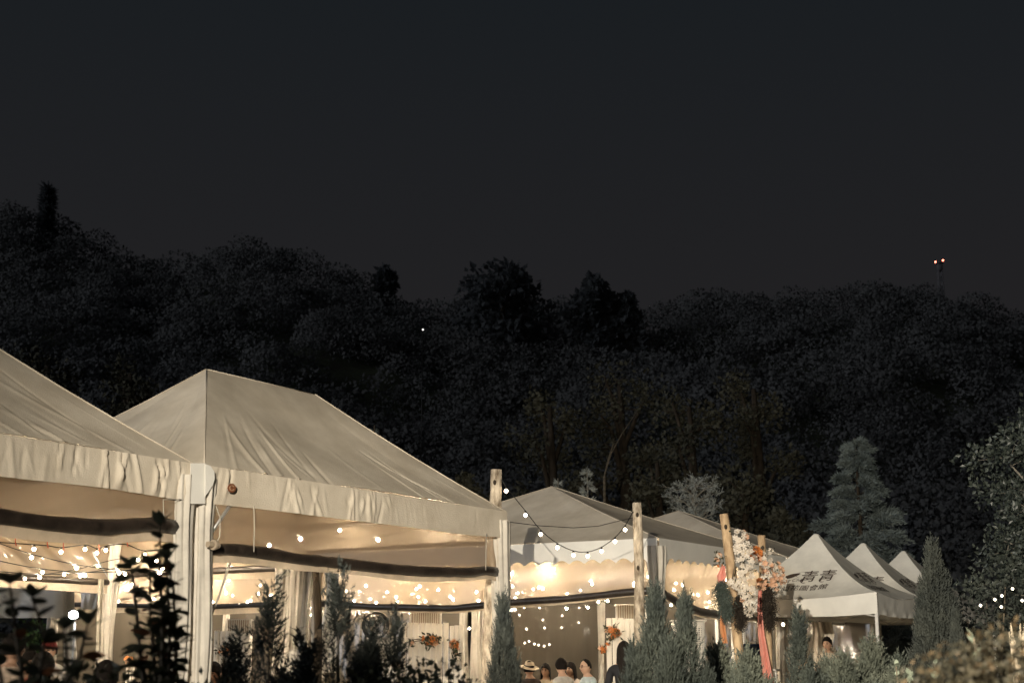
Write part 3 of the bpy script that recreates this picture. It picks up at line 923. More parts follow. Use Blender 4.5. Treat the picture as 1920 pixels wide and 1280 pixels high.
class Tent:
    def __init__(s, C, L, W, rise, hip, label, group, mats=('canvas', 'canvas'), nu=70, nv=30, scallop=False, wr=0.014, fold=0.02, seed=0, sides='flnb', name='party_tent', H=None, val=0.36):
        s.C, s.L, s.W = C, L, W
        s.H = C.z
        s.c = [C, C + DV * L, C + DV * L + NV * W, C + NV * W]
        s.nrm = [-NV, DV, NV, -DV]
        hw = min(L, W) / 2
        zt = Vector((0, 0, rise))
        if hip:
            q0, q1 = C + DV * hw + NV * hw + zt, C + DV * (L - hw) + NV * hw + zt
        else:
            q0 = q1 = C + DV * L / 2 + NV * W / 2 + zt
        s.q = [(q0, q1), (q1, q1), (q1, q0), (q0, q0)]
        s.t = thing(name, label, 'tent', (C.x, C.y, 0), group)
        parts = []
        for i in range(4):
            P0, P1 = s.c[i], s.c[(i + 1) % 4]
            Q0, Q1 = s.q[i]
            nn = np.array((P1 - P0).cross(Q0 - P0).normalized())
            if nn[2] < 0: nn = -nn
            el = (P1 - P0).length

            def fn(u, v, P0=P0, P1=P1, Q0=Q0, Q1=Q1, nn=nn, el=el, i=i):
                p = lerp_arr(P0, P1, u) * (1 - v)[:, None] + lerp_arr(Q0, Q1, u) * v[:, None]
                mask = np.clip(np.minimum(u, 1 - u) * 6, 0, 1) * np.clip((1 - v) * 3, 0, 1)
                x = u * el
                w = wr * creases(x, v, el, int(el * 2.6), seed + i, (0.018, 0.05), (0.25, 1.0), (-0.9, 0.5), (-0.2, 0.05), (0.16, 0.62))
                w = w + wr * 0.5 * creases(x, v, el, int(el * 2), seed + i + 77, (0.03, 0.09), (0.3, 1.0), (-1.2, 0.3), (-0.2, 0.2), (0.3, 0.8))
                w = w + (vn(x * 0.7, v * 2 + i, seed + 8) - 0.5) * 0.05
                sag = -0.055 * np.sin(np.pi * u) * np.sin(np.pi * v)
                p[:, 2] -= 0.035 * np.sin(np.pi * v)
                return p + nn[None] * ((w + sag) * mask)[:, None]
            parts.append(grid(nu, nv, fn))
        s.roof = add('roof', merge(*parts), M[mats[0]], s.t)
        add('hip_piping', merge(*[tube([s.c[i] + Vector((0, 0, 0.006)), s.c[i].lerp(s.q[i][0], 0.25) + Vector((0, 0, -0.020)), s.c[i].lerp(s.q[i][0], 0.5) + Vector((0, 0, -0.030)), s.c[i].lerp(s.q[i][0], 0.75) + Vector((0, 0, -0.020)), s.q[i][0] + Vector((0, 0, 0.006))], 0.008, 6) for i in range(4)], tube([s.q[0][0], s.q[0][1] + Vector((0, 0, 0.002))], 0.008, 6)), M[mats[0]], s.t)
        vp = []
        for i in range(4):
            P0, P1 = s.c[i], s.c[(i + 1) % 4]
            el = (P1 - P0).length
            nn = np.array(s.nrm[i])

            def fv(u, v, P0=P0, P1=P1, el=el, nn=nn, i=i):
                x = u * el
                if scallop:
                    hgt = val - 0.085 * np.abs(np.sin(np.pi * x / 0.29)) ** 0.7 + 0.03
                else:
                    hgt = val + 0.03 * (vn(x * 0.9, 0 * x, seed + i) - 0.5)
                p = lerp_arr(P0, P1, u)
                p[:, 2] -= hgt * v
                dens = vn(x * 0.8, 0 * x, seed + 40 + i)
                w = fold * creases(x, v, el, int(el * 13), seed + 20 + i, (0.008, 0.030), (0.12, 0.62), (-0.10, 0.16), (-0.2, 0.35), (0.5, 1.4)) * np.clip(dens * 2.2 - 0.4, 0.10, 1.3)
                w = w + (vn(x * 2.0 + v * 0.4, v * 0.6, seed + 60 + i) - 0.5) * fold * 1.2 * v
                edge = np.clip(np.minimum(u, 1 - u) * 30, 0, 1)
                return p + nn[None] * (0.012 + w * edge + 0.012)[:, None]
            vp.append(grid(int(max(60, el * (50 if nu > 80 else 28))), 12, fv))
        s.valance = add('valance', merge(*vp), M[mats[1]], s.t)
        for i in range(4):
            s.column(i, seed + i)
        # steel frame under the cloth: eave rails and hip rafters
        fr = []
        dn = Vector((0, 0, -0.06))
        cen = (s.c[0] + s.c[2]) / 2
        ins = [p.lerp(cen, 0.02) + dn for p in s.c]
        for i in range(4):
            fr.append(tube([ins[i], ins[(i + 1) % 4]], 0.024, 6))
            fr.append(tube([ins[i], s.q[i][0] + Vector((0, 0, -0.12))], 0.022, 6))
        add('frame', merge(*fr), M['metal'], s.t)

    def column(s, i, seed):
        cen = (s.c[0] + s.c[2]) / 2
        p = s.c[i].lerp(cen, 0.025)

        def fn(u, v):
            z = (s.H - 0.12) * (1 - v)
            an = 2 * np.pi * u
            r = 0.085 + 0.045 * np.exp(-((v - 0.0) / 0.14) ** 2) + 0.016 * np.sin(v * 7 + seed) + 0.02 * v
            r = r * (1 + 0.16 * np.sin(an * 7 + 3 * v + seed) * np.clip(1 - v * 0.2, 0, 1) + 0.09 * np.sin(an * 12 + seed * 2 - 4 * v))
            lean = 0.02 * np.sin(v * 5 + seed)
            return np.stack([p.x + r * np.cos(an) + lean, p.y + r * np.sin(an), z], 1)
        add('column', grid(48, 24, fn), M['canvas_column'], s.t)
        # knee brace
        a = s.c[i].lerp(s.c[(i + 1) % 4], 0.10)
        add('brace', tube([(p.x, p.y, s.H - 0.78), (a.x, a.y, s.H - 0.16)], 0.02, 6), M['metal'], s.t)

    def edge(s, i, u, inset=0.05):
        P = s.c[i].lerp(s.c[(i + 1) % 4], u)
        return P - Vector(s.nrm[i]) * inset

    def h_at(s, i, prof, u):
        p = s.edge(i, u)
        x = pix((p.x, p.y, s.H - 0.4))[0]
        y = float(np.interp(x, [q[0] for q in prof], [q[1] for q in prof]))
        return at(x, y, p.y).z

    def sheet(s, i, prof, mat='pvc_front', roll=0.085, flap=0.11, rip=0.012, seed=0, gather=0.0, label=None):
        """Clear sheet hung inside the valance, rolled up to a sagging roll at its foot; prof is heights or pixel profile."""
        us = np.linspace(0.0, 1.0, 41)
        hs = np.array([s.h_at(i, prof, u) for u in us]) if isinstance(prof, list) else np.full(41, float(prof))
        el = (s.c[(i + 1) % 4] - s.c[i]).length
        nn = np.array(s.nrm[i])

        def fn(u, v):
            P = lerp_arr(s.c[i], s.c[(i + 1) % 4], u) - nn[None] * 0.05
            hb = np.interp(u, us, hs)
            P[:, 2] = (s.H - 0.06) * (1 - v) + hb * v
            x = u * el
            w = (vn(x * 1.3 + v * 1.2, v * 2.0, seed + 50) - 0.5) * rip * 5 + (vn(x * 5 + v * 3, v * 2, seed + 51) - 0.5) * rip * 1.5
            if gather:
                w = w + gather * np.sin((x * 1.3 + v * 1.3) * 7) * np.sin(np.pi * v) ** 0.5 * (0.4 + vn(x, v * 3, 7))
            return P + nn[None] * (w * np.clip(v * 4, 0, 1) * np.clip(np.minimum(u, 1 - u) * 20, 0, 1))[:, None]
        sh = add('window_sheet', grid(90, 24, fn), M[mat], s.t)
        if roll:
            pts = [Vector(s.edge(i, u)).xy.to_3d() + Vector((0, 0, h - roll * 0.3)) for u, h in zip(us, hs)]
            pts = pts[1:-1]
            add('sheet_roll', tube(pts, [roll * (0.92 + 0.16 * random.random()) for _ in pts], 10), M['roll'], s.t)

            def ff(u, v):
                P = lerp_arr(s.c[i], s.c[(i + 1) % 4], 0.03 + u * 0.94) - nn[None] * 0.05
                P[:, 2] = np.interp(0.03 + u * 0.94, us, hs) - roll * 0.9 - v * flap * (0.75 + 0.5 * vn(u * el * 0.8, u * 0, seed + 60))
                return P + nn[None] * (0.03 * np.sin(u * el * 5) * v)[:, None]
            add('hem_flap', grid(60, 3, ff), M['hem'], s.t)
        return sh

    def wall(s, i, mat='pvc_clear', z0=0.1, seed=0):
        return s.sheet(i, z0, mat, roll=0, rip=0.012, seed=seed)


G_T = 'white hip-roofed party tents side by side'
tent2 = Tent(A2, LA, WA, RA, True, 'long hip-roofed tent with a round brown emblem on its valance', G_T, wr=0.020, fold=0.030, seed=11, nu=230, nv=50)
tent1 = Tent(A2 - DV * (LA + 0.16), LA, WA, RA, True, 'nearest cream tent running out of the picture at left, its valance deeply creased', G_T, wr=0.020, fold=0.045, seed=23, nu=230, nv=50)
tent6 = Tent(A2 + NV * (WA + 0.12), LA, WA, RA, True, 'tent pitched directly behind the emblem tent, seen only under its eaves', G_T, seed=31)
tent5 = Tent(A2 + NV * (WA + 0.12) - DV * (LA + 0.16), LA, WA, RA, True, 'tent pitched directly behind the nearest left tent, seen only under its eaves', G_T, seed=41)
G_S = 'square peaked tents with scalloped valances'
tent3 = Tent(C3, L3, W3, R3, False, 'square peaked tent with scalloped white valance behind the strung bulbs', G_S, ('canvas', 'canvas_white'), scallop=True, seed=51, wr=0.006, fold=0.010)
tent4 = Tent(C3 + DV * (L3 + 0.14), L3, W3, R3, False, 'farther square tent whose pale peak shows between the two log posts', G_S, ('canvas', 'canvas_white'), scallop=True, seed=61, wr=0.006, fold=0.010)
tent7 = Tent(C3 + NV * (W3 + 0.14), L3, W3, R3, False, 'scalloped square tent seen far back beneath the long tent\'s raised sheet', G_S, ('canvas', 'canvas_white'), scallop=True, seed=71, wr=0.006, fold=0.010)

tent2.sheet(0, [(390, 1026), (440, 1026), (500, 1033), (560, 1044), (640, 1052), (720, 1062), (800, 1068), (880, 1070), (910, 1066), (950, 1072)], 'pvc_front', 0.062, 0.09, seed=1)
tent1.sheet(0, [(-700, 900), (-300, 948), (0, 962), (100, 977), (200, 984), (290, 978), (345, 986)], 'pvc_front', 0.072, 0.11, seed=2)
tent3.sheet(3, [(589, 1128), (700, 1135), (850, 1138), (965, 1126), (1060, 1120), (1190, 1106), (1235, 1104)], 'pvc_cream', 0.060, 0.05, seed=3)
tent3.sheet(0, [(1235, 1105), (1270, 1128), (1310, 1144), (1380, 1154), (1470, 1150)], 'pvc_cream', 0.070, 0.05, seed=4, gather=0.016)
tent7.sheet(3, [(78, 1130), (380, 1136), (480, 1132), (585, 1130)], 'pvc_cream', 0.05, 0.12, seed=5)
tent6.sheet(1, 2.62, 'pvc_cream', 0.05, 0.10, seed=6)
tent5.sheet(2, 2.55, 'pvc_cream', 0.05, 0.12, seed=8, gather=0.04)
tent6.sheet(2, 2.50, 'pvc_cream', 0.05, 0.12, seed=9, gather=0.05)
tent4.wall(1, seed=10)
tent4.wall(2, seed=12)
tent7.wall(1, seed=13)
tent7.wall(2, seed=14)
tent5.wall(3, seed=15)

# white corner cover strip and rounded flap where the two near tents meet
def patch(tent, name, pts_px, off, mat):
    """Polygon sewn on the front face, given as pixel outline on that face."""
    V = []
    o0, n_ = tent.c[0], Vector(tent.nrm[0])
    for x, y in pts_px:
        r = at(x, y, 1.0) - Vector((0, 0, EYE))
        cam_p = Vector((0, 0, EYE))
        k = (o0 + n_ * off - cam_p).dot(n_) / r.dot(n_)
        V.append(tuple(cam_p + r * k))
    V = np.array(V)
    nn = np.array(n_) * 0.006
    n = len(V)
    return add(name, (np.vstack([V, V + nn]), [list(range(n, 2 * n))] + [[i, (i + 1) % n, n + (i + 1) % n, n + i] for i in range(n)]), M[mat], tent.t, smooth=False)


patch(tent2, 'corner_cover', [(357, 868), (384, 868), (384, 944), (356, 944)], 0.055, 'canvas_white')
patch(tent2, 'corner_flap', [(384, 869), (394, 873), (401, 884), (402, 897), (398, 910), (390, 922), (384, 930)], 0.075, 'canvas_white')
ring = [(434 + 8.5 * math.cos(a) * 0.9, 914.5 + 8.5 * math.sin(a)) for a in np.linspace(0, 2 * math.pi, 25)[:-1]]
patch(tent2, 'emblem', ring, 0.075, 'emblem')
arc = [(434.5 + 5.2 * math.cos(a) * 0.9, 914.5 + 5.2 * math.sin(a)) for a in np.linspace(0.5, 2 * math.pi - 0.5, 18)] + [(434.5 + 3.8 * math.cos(a) * 0.9, 914.5 + 3.8 * math.sin(a)) for a in np.linspace(2 * math.pi - 0.5, 0.5, 18)]
patch(tent2, 'emblem_mark', arc, 0.083, 'emblem_light')

# cords, guy line and the small reel at the roll's end
def front_pt(tent, x, y, off=0.0):
    r = at(x, y, 1.0) - Vector((0, 0, EYE)); cp = Vector((0, 0, EYE)); n_ = Vector(tent.nrm[0])
    return cp + r * ((tent.c[0] + n_ * off - cp).dot(n_) / r.dot(n_))


add('cord', tube([front_pt(tent2, 476, 948, 0.03), front_pt(tent2, 477, 985, 0.05), front_pt(tent2, 476, 1034, 0.1)], 0.006, 5), M['cord'], tent2.t)
add('cord', tube([front_pt(tent2, 405, 948, 0.05), front_pt(tent2, 413, 970, 0.08), front_pt(tent2, 412, 1005, 0.1), front_pt(tent2, 404, 1022, 0.1)], 0.006, 5), M['cord'], tent2.t)
add('cord', tube([front_pt(tent2, 912, 1000, 0.05), front_pt(tent2, 911, 1035, 0.08), front_pt(tent2, 911, 1068, 0.1)], 0.005, 5), M['cord'], tent2.t)
pc = front_pt(tent2, 403, 1021, 0.12)
add('reel', merge(tube([pc - DV * 0.10, pc - DV * 0.03], 0.03, 10), tube([pc - DV * 0.03, pc - DV * 0.0], 0.052, 14), tube([pc, pc + DV * 0.04], 0.038, 12), tube([pc + DV * 0.04, pc + DV * 0.05], 0.02, 10)), M['hem'], tent2.t, smooth=False)
for k in (0, 1):
    add('guy_line', tube([front_pt(tent2, 434 + 3 * k, 1040, -0.2), front_pt(tent2, 412 + 2 * k, 1110, -0.1), front_pt(tent2, 366, 1235, 0.0)], 0.006, 5), M['cord'], tent2.t)
add('strap', tube([front_pt(tent1, 340, 936, 0.05), front_pt(tent1, 306, 936, 0.05), front_pt(tent1, 307, 975, 0.08)], 0.005, 5), M['cord'], tent1.t)

# ------------------------------------------------------------------ pop-up canopies
PX, PY_, PH = 6.33, 25.05, 2.45
PS, PL, PW, PR = 2.70, 2.64, 3.07, 1.13


def popup(k, label):
    C = Vector((PX, PY_, PH)) + DV * PS * k
    t = thing('canopy_tent', label, 'canopy', (C.x, C.y, 0), 'white pop-up canopies in a row')
    c = [C, C + DV * PL, C + DV * PL + NV * PW, C + NV * PW]
    nrm = [-NV, DV, NV, -DV]
    ap = C + DV * PL / 2 + NV * PW / 2

    def prof(v): return PR * (0.30 * v + 0.70 * v ** 1.9) * 1.0

    def panel(i):
        P0, P1 = c[i], c[(i + 1) % 4]
        nn = np.array(nrm[i])

        def fn(u, v, off=0.0):
            vv = v * 0.965
            p = lerp_arr(P0, P1, u) * (1 - vv)[:, None] + np.array(ap)[None] * vv[:, None]
            p[:, 2] = PH + prof(v) - 0.10 * np.sin(np.pi * u) * (1 - v) ** 2 * np.clip(v * 0 + 1, 0, 1)
            w = (vn(u * 9 + v * 3 + k, v * 4, 80 + i) - 0.5) * 0.03 * np.sin(np.pi * u) * (1 - v)
            p[:, 2] += w + off
            return p
        return fn
    pans = [panel(i) for i in range(4)]
    cap = grid(12, 4, lambda u, v: np.stack([ap.x + 0.075 * (1 - v * .99) ** .5 * np.cos(2 * np.pi * u), ap.y + 0.075 * (1 - v * .99) ** .5 * np.sin(2 * np.pi * u), PH + PR - 0.02 + 0.05 * np.sin(v * np.pi / 2)], 1))
    add('roof', merge(*[grid(40, 24, f) for f in pans], cap), M['pop_canvas'], t)
    vp = []
    for i in range(4):
        P0, P1 = c[i], c[(i + 1) % 4]
        nn = np.array(nrm[i])

        def fv(u, v, P0=P0, P1=P1, nn=nn, i=i):
            p = lerp_arr(P0, P1, u)
            p[:, 2] = PH - 0.10 * np.sin(np.pi * u) - v * (0.37 - 0.05 * np.sin(np.pi * u)) + 0.02 * (vn(u * 5 + k, v * 0, 90 + i) - .5) * v
            w = (vn(u * 14 + v, v * 2, 91 + i + k) - 0.5) * 0.05 * v
            return p + nn[None] * (0.012 + w)[:, None]
        vp.append(grid(50, 8, fv))
    add('valance', merge(*vp), M['canvas_white'], t)
    cen = (c[0] + c[2]) / 2
    for i in range(4):
        p = c[i].lerp(cen, 0.02)
        leg = add('leg', obox((p.x, p.y, (PH - 0.05) / 2), tuple(DV), tuple(NV), EZ, 0.028, 0.028, (PH - 0.05) / 2, 0.006), M['white_metal'], t)
        add('foot', obox((p.x, p.y, 0.065), tuple(DV), tuple(NV), EZ, 0.06, 0.06, 0.012), M['white_metal'], leg)
    tr = []
    for i in range(4):
        a, b = c[i].lerp(cen, 0.02), c[(i + 1) % 4].lerp(cen, 0.02)
        for z0, z1 in ((PH - .1, PH - .42), (PH - .42, PH - .1)):
            mid = a.lerp(b, 0.5)
            tr.append(tube([(a.x, a.y, z0), (mid.x, mid.y, z1)], 0.012, 5))
            tr.append(tube([(mid.x, mid.y, z1), (b.x, b.y, z0)], 0.012, 5))
    add('truss', merge(*tr), M['white_metal'], t)

    # flat print on the face towards the lamps
    def on_panel(pts, i, uc, vc, wu, hv):
        """map flat x, y (unit box) on to the roof panel i, slightly proud of it"""
        pts = np.asarray(pts, float)
        u = uc + pts[:, 0] * wu
        v = vc + pts[:, 1] * hv
        # u along the edge at that height keeps the printed width even
        uu = 0.5 + (u - 0.5) / np.maximum(0.15, 1 - v * 0.965)
        return pans[i](uu, v, 0.006)

    def text(body, i, uc, vc, size, shear=0.0, aspect=1.0, nm='lettering'):
        cu = bpy.data.curves.new('print', 'FONT')
        cu.body = body
        cu.align_x = 'CENTER'
        cu.offset = 0.007 if size > 0.14 else 0.0
        cu.space_character = 1.0 if size > 0.1 else 1.25
        ob = bpy.data.objects.new('print', cu)
        COL.objects.link(ob)
        dg = bpy.context.evaluated_depsgraph_get()
        me = bpy.data.meshes.new_from_object(ob.evaluated_get(dg))
        V = np.array([v_.co[:] for v_ in me.vertices]); Fs = [list(p.vertices) for p in me.polygons]
        bpy.data.objects.remove(ob); bpy.data.meshes.remove(me)
        V[:, 0] += V[:, 1] * shear
        slope = math.hypot(PL / 2, PR)
        return add(nm, (on_panel(V[:, :2] * np.array([size * aspect / PW, size / slope]), i, uc, vc, 1, 1), Fs), M['text_brown'], t, smooth=False)

    def flat(pts, faces, i, uc, vc, size, nm):
        slope = math.hypot(PL / 2, PR)
        return add(nm, (on_panel(np.asarray(pts) * np.array([size / PW, size / slope]), i, uc, vc, 1, 1), faces), M['text_brown'], t, smooth=False)
    for i in (3, 0):
        text('青青', i, 0.585, 0.40, 0.32, 0.12, 1.08)
        text('時尚花園會館', i, 0.497, 0.232, 0.195, 0.10, 0.92)
        text('Ching Chin', i, 0.415, 0.395, 0.12, 0.35, 1.0)
        a = np.linspace(0, 2 * math.pi, 25)[:-1]
        e1 = np.stack([np.cos(a) * 0.30, np.sin(a) * 0.10 * (1 - 0.35 * np.cos(a))], 1)
        rot = np.array([[math.cos(.35), math.sin(.35)], [-math.sin(.35), math.cos(.35)]])
        flat(e1 @ rot, [list(range(24))], i, 0.425, 0.49, 0.50, 'leaf_mark')
        sw = np.linspace(-0.4, 4.2, 30)
        rr_ = 0.30 - 0.02 * sw
        o1 = np.stack([0.35 + np.cos(sw) * rr_, 0.02 + np.sin(sw) * rr_ * 0.62], 1); o2 = np.stack([0.35 + np.cos(sw) * (rr_ - .02), 0.02 + np.sin(sw) * (rr_ - .02) * 0.62], 1)
        flat(np.vstack([o1, o2]), [[q, q + 1, 31 + q, 30 + q] for q in range(29)], i, 0.425, 0.49, 0.50, 'swirl_mark')
        sp_ = np.linspace(0.5, 5.2, 22)
        for uc_ in (0.510, 0.625):
            r1 = 0.075
            o1 = np.stack([np.cos(sp_) * r1, np.sin(sp_) * r1], 1); o2 = o1 * 0.78
            flat(np.vstack([o1, o2]), [[q, q + 1, 23 + q, 22 + q] for q in range(21)], i, uc_, 0.405, 1.0, 'curl_mark')
    return t, C, c


pop1, PC1, pc1 = popup(0, 'front canopy with brown lettering and leaf logo on its white peaked roof')
popup(1, 'middle canopy whose white peak rises behind the lettered front one')
popup(2, 'rearmost canopy, its peak just left of the tall columnar juniper')

# ------------------------------------------------------------------ log posts
def log_post(label, px_, ytop, D, r, mat, px_low=None, y_low=1210, knots=2):
    top = at(px_, ytop, D)
    low = at(px_low or px_, y_low, D)
    f = (top.z - 0.0) / max(0.2, top.z - low.z)
    bx = top.x + (low.x - top.x) * f
    t = thing('log_post', label, 'post', (bx, D, 0), 'log posts holding the string lights')
    pts, rd = [], []
    for i in range(15):
        k = i / 14
        pts.append((bx + (top.x - bx) * k + 0.012 * math.sin(k * 9 + px_), D + 0.01 * math.cos(k * 7), -0.1 + (top.z + 0.1) * k))
        rd.append(r * (1.06 - 0.12 * k) * (1 + 0.05 * math.sin(k * 23 + px_)))
    v, fs = tube(pts, rd, 14)
    v = v + np.stack([vn(v[:, 2] * 6, v[:, 0] * 30, 5) - .5, vn(v[:, 2] * 6, v[:, 1] * 30, 6) - .5, v[:, 2] * 0], 1) * r * 0.10
    add('log', (v, fs), mat, t)
    for q in range(knots):
        z = top.z - 0.18 - q * 0.75
        xx_ = bx + (top.x - bx) * z / top.z
        add('knot', (ICV * np.array([0.022, 0.012, 0.035]) + np.array([xx_ - 0.01, D - r * 0.97, z]), ICF), M['bark_dark'], t)
    return t, top


log_post('tall pale log behind the long tent\'s right corner', 930, 880, 18.9, 0.083, M['bark_pale'], 917)
log_post('dark log beside the tall pale one under the tent corner', 938, 1035, 19.5, 0.08, M['bark_dark'], 934)
log_post('mossy pale log standing before the square tent\'s scalloped valance', 1195, 942, 20.5, 0.072, M['bark_pale'], 1199)
log_post('left leaning log of the flowered pair', 1358, 963, 19.4, 0.067, M['wood_warm'], 1385, 1200)
log_post('right shorter log of the flowered pair', 1429, 1003, 20.4, 0.058, M['wood_warm'], 1440, 1240)
log_post('dark log next to the wrapped back column of the long tent', 592, 1060, 19.2, 0.055, M['bark_dark'], 596)

# ------------------------------------------------------------------ string lights
bv, bf = [], []
for i in range(7):
    t_ = i / 6
    r_ = [0.35, 0.55, 0.92, 1.0, 0.86, 0.5, 0.06][i]
    for k in range(10):
        bv.append((r_ * math.cos(k * .6283), r_ * math.sin(k * .6283), 0.9 - 2.1 * t_))
for i in range(6):
    for k in range(10):
        bf.append([i * 10 + k, i * 10 + (k + 1) % 10, i * 10 + 10 + (k + 1) % 10, i * 10 + 10 + k])
bf.append([60 + k for k in range(10)][::-1]); bf.append(list(range(10)))
BULB = {k: make_mesh('bulb', np.array(bv), [f[::-1] for f in bf], M[k]) for k in ('bulb', 'bulb_in', 'bulb_low', 'bulb_far', 'bulb_dim')}
SOCK = make_mesh('socket', *tube([(0, 0, 0.85), (0, 0, 1.3), (0, 0, 2.1)], [0.55, 0.62, 0.42], 8), M['black'])


def string_light(label, pts, bulbs, r=0.033, mat='bulb', wire_r=0.006, group='strings of bulbs'):
    """pts: world polyline of the wire; bulbs: fractions along it."""
    t = thing('string_light', label, 'string light', pts[0], group)
    fine = []
    n = len(pts)
    for i in range(n - 1):
        p0, p1, p2, p3 = pts[max(0, i - 1)], pts[i], pts[i + 1], pts[min(n - 1, i + 2)]
        for k in range(6):
            s = k / 6
            fine.append(0.5 * ((2 * p1) + (p2 - p0) * s + (2 * p0 - 5 * p1 + 4 * p2 - p3) * s * s + (3 * p1 - p0 - 3 * p2 + p3) * s ** 3))
    fine.append(pts[-1])
    add('wire', tube(fine, wire_r, 5), M['black'], t)
    cum = [0]
    for a, b in zip(fine[:-1], fine[1:]): cum.append(cum[-1] + (b - a).length)
    for f in bulbs:
        if isinstance(f, Vector):
            p = f
        else:
            L_ = f * cum[-1]
            i = max(j for j in range(len(cum)) if cum[j] <= L_ + 1e-6)
            i = min(i, len(fine) - 2)
            p = fine[i].lerp(fine[i + 1], (L_ - cum[i]) / max(1e-6, cum[i + 1] - cum[i]))
        rz = random.uniform(0, 6)
        inst('bulb', BULB['bulb_low' if mat == 'bulb_in' and random.random() < 0.35 else mat], t, p - Vector((0, 0, 2.1 * r)), (random.uniform(-.15, .15), random.uniform(-.15, .15), rz), r)
        inst('socket', SOCK, t, p - Vector((0, 0, 2.1 * r)), (0, 0, rz), r)
    return t


sp = [(938, 893, 18.9), (949, 912, 18.9), (985, 957, 19.1), (1014, 993, 19.3), (1045, 1018, 19.6), (1075, 1032, 19.8), (1102, 1034, 20.0), (1128, 1025, 20.1), (1153, 1007, 20.2), (1172, 985, 20.3), (1187, 958, 20.4)]
pts = [at(*q) for q in sp]
string_light('string of ten bulbs sagging from the tall pale log to the mossy log', pts, [p.copy() for p in pts[1:10]], 0.026)
sp = [(955, 978, 18.7), (1010, 985, 19), (1075, 989, 19.6), (1120, 986, 20), (1186, 970, 20.3)]
w = thing('cable', 'thin black bulbless cable hung across the square tent roof', 'cable', at(*sp[0]))
add('wire', tube([at(*q) for q in sp], 0.005, 5), M['black'], w)

# string under tent 1's roll
sp = [(-60, 1012, 15.0), (25, 1018, 15.4), (85, 1022, 15.8), (115, 1026, 16), (160, 1021, 16.4), (182, 1028, 16.6), (199, 1023, 16.8), (235, 1020, 17), (272, 1032, 17.4), (330, 1026, 17.8)]
pts = [at(*q) for q in sp]
t = string_light('string of bulbs with red ties hung along the nearest tent\'s raised sheet', pts, [pts[k] for k in (3, 4, 5, 6, 8, 9)] + [0.08, 0.25], 0.022)
for k in (1, 2, 3, 5, 7):
    p = pts[k] + Vector((0.02, 0, 0.02))
    add('tie', tube([p + Vector((0, 0, 0.07)), p, p + Vector((0.015, 0, -0.05))], 0.006, 5), M['red_tie'], t)


# festoons inside the tents
def festoon(tent, label, rows, per, z=2.62, sag=0.16, r=0.019, mat='bulb_in'):
    pts = []
    for j in range(rows):
        v = (j + 0.5) / rows
        a = tent.C + DV * 0.35 + NV * tent.W * v
        b = tent.C + DV * (tent.L - 0.35) + NV * tent.W * v
        if j % 2: a, b = b, a
        for k in range(7):
            s = k / 6
            p = a.lerp(b, s)
            p.z = z - sag * 4 * s * (1 - s) + 0.20 * (2 * abs(s - 0.5)) ** 2
            pts.append(p)
    nb = rows * per
    return string_light(label, pts, [(i + 0.5) / nb for i in range(nb)], r, mat)


festoon(tent3, 'festoon bulbs glowing inside the square tent behind its cream sheet', 6, 6)
festoon(tent4, 'festoon bulbs inside the farther square tent', 5, 6)
festoon(tent7, 'festoon bulbs inside the far scalloped tent under the long tent\'s sheet', 6, 8)
festoon(tent6, 'festoon bulbs inside the tent behind the emblem tent', 4, 8)
festoon(tent5, 'festoon bulbs inside the tent behind the nearest left tent', 3, 6)
festoon(tent2, 'few festoon bulbs high inside the emblem tent', 2, 4, z=2.9)
festoon(tent1, 'few festoon bulbs high inside the nearest left tent', 1, 4, z=2.9)

sp = [(1838, 1128, 16.5), (1851, 1122, 16.6), (1865, 1117, 16.7), (1878, 1110, 16.8), (1898, 1097, 17), (1916, 1119, 17.1), (1940, 1125, 17.2)]
pts = [at(*q) for q in sp]
string_light('string of bulbs glowing among the shrubs at the right edge', pts, [pts[0], pts[2], pts[3], pts[4], pts[5]], 0.017, 'bulb_dim')
pts = [at(*q) for q in ((1858, 1131, 16), (1877, 1131, 16.1), (1915, 1140, 16.2))]
string_light('short string with one bulb below the others at the right edge', pts, [pts[1]], 0.016, 'bulb_dim')
pts = [at(*q) for q in ((1440, 1160, 26.5), (1468, 1163, 26.4), (1500, 1160, 26.3))]
string_light('lone bulb on a cable behind the lettered canopy', pts, [pts[1]], 0.03)

for lb, q in (('upper added string of small bulbs making light dots in the far clear wall', [(958, 1140), (974, 1148), (1018, 1157), (1054, 1149), (1086, 1134), (1112, 1130)]),  # first three strings are added to give the clear wall its scattered light dots
              ('middle added string of small bulbs making light dots in the far clear wall', [(955, 1166), (987, 1174), (1021, 1172), (1053, 1171), (1085, 1162), (1114, 1181)]),
              ('low added row of small bulbs making light dots in the far clear wall', [(970, 1205), (984, 1200), (992, 1197), (1002, 1202), (1010, 1204), (1020, 1206), (1030, 1203), (1045, 1198)]),
              ('string of small bulbs beyond the far tent between white panel and tall log', [(870, 1150), (884, 1134), (880, 1173), (900, 1140)])):
    pts = [at(x, y, 41.5) for x, y in q]
    string_light(lb, pts, pts[1:-1], 0.030, 'bulb_far', 0.004, 'strings of bulbs beyond the tents')
# ------------------------------------------------------------------ work lamp inside, flood lamp on its mast behind the photographer
c = at(138, 1152, 26.5)
t = thing('work_lamp', 'glaring white work lamp on a pole at the far left under the tents', 'lamp', (c.x, c.y, 0))
add('pole', tube([(c.x + .02, c.y + .06, 0.05), (c.x + .02, c.y + .06, c.z)], 0.02, 6), M['metal'], t)
add('housing', obox(tuple(c + Vector((0, 0.03, 0))), EX, EY, EZ, 0.11, 0.03, 0.085, 0.01), M['black'], t)
add('lens', (ICV * np.array([0.085, 0.03, 0.075]) + np.array(c + Vector((0, -0.015, 0))), ICF), M['work_glow'], t)

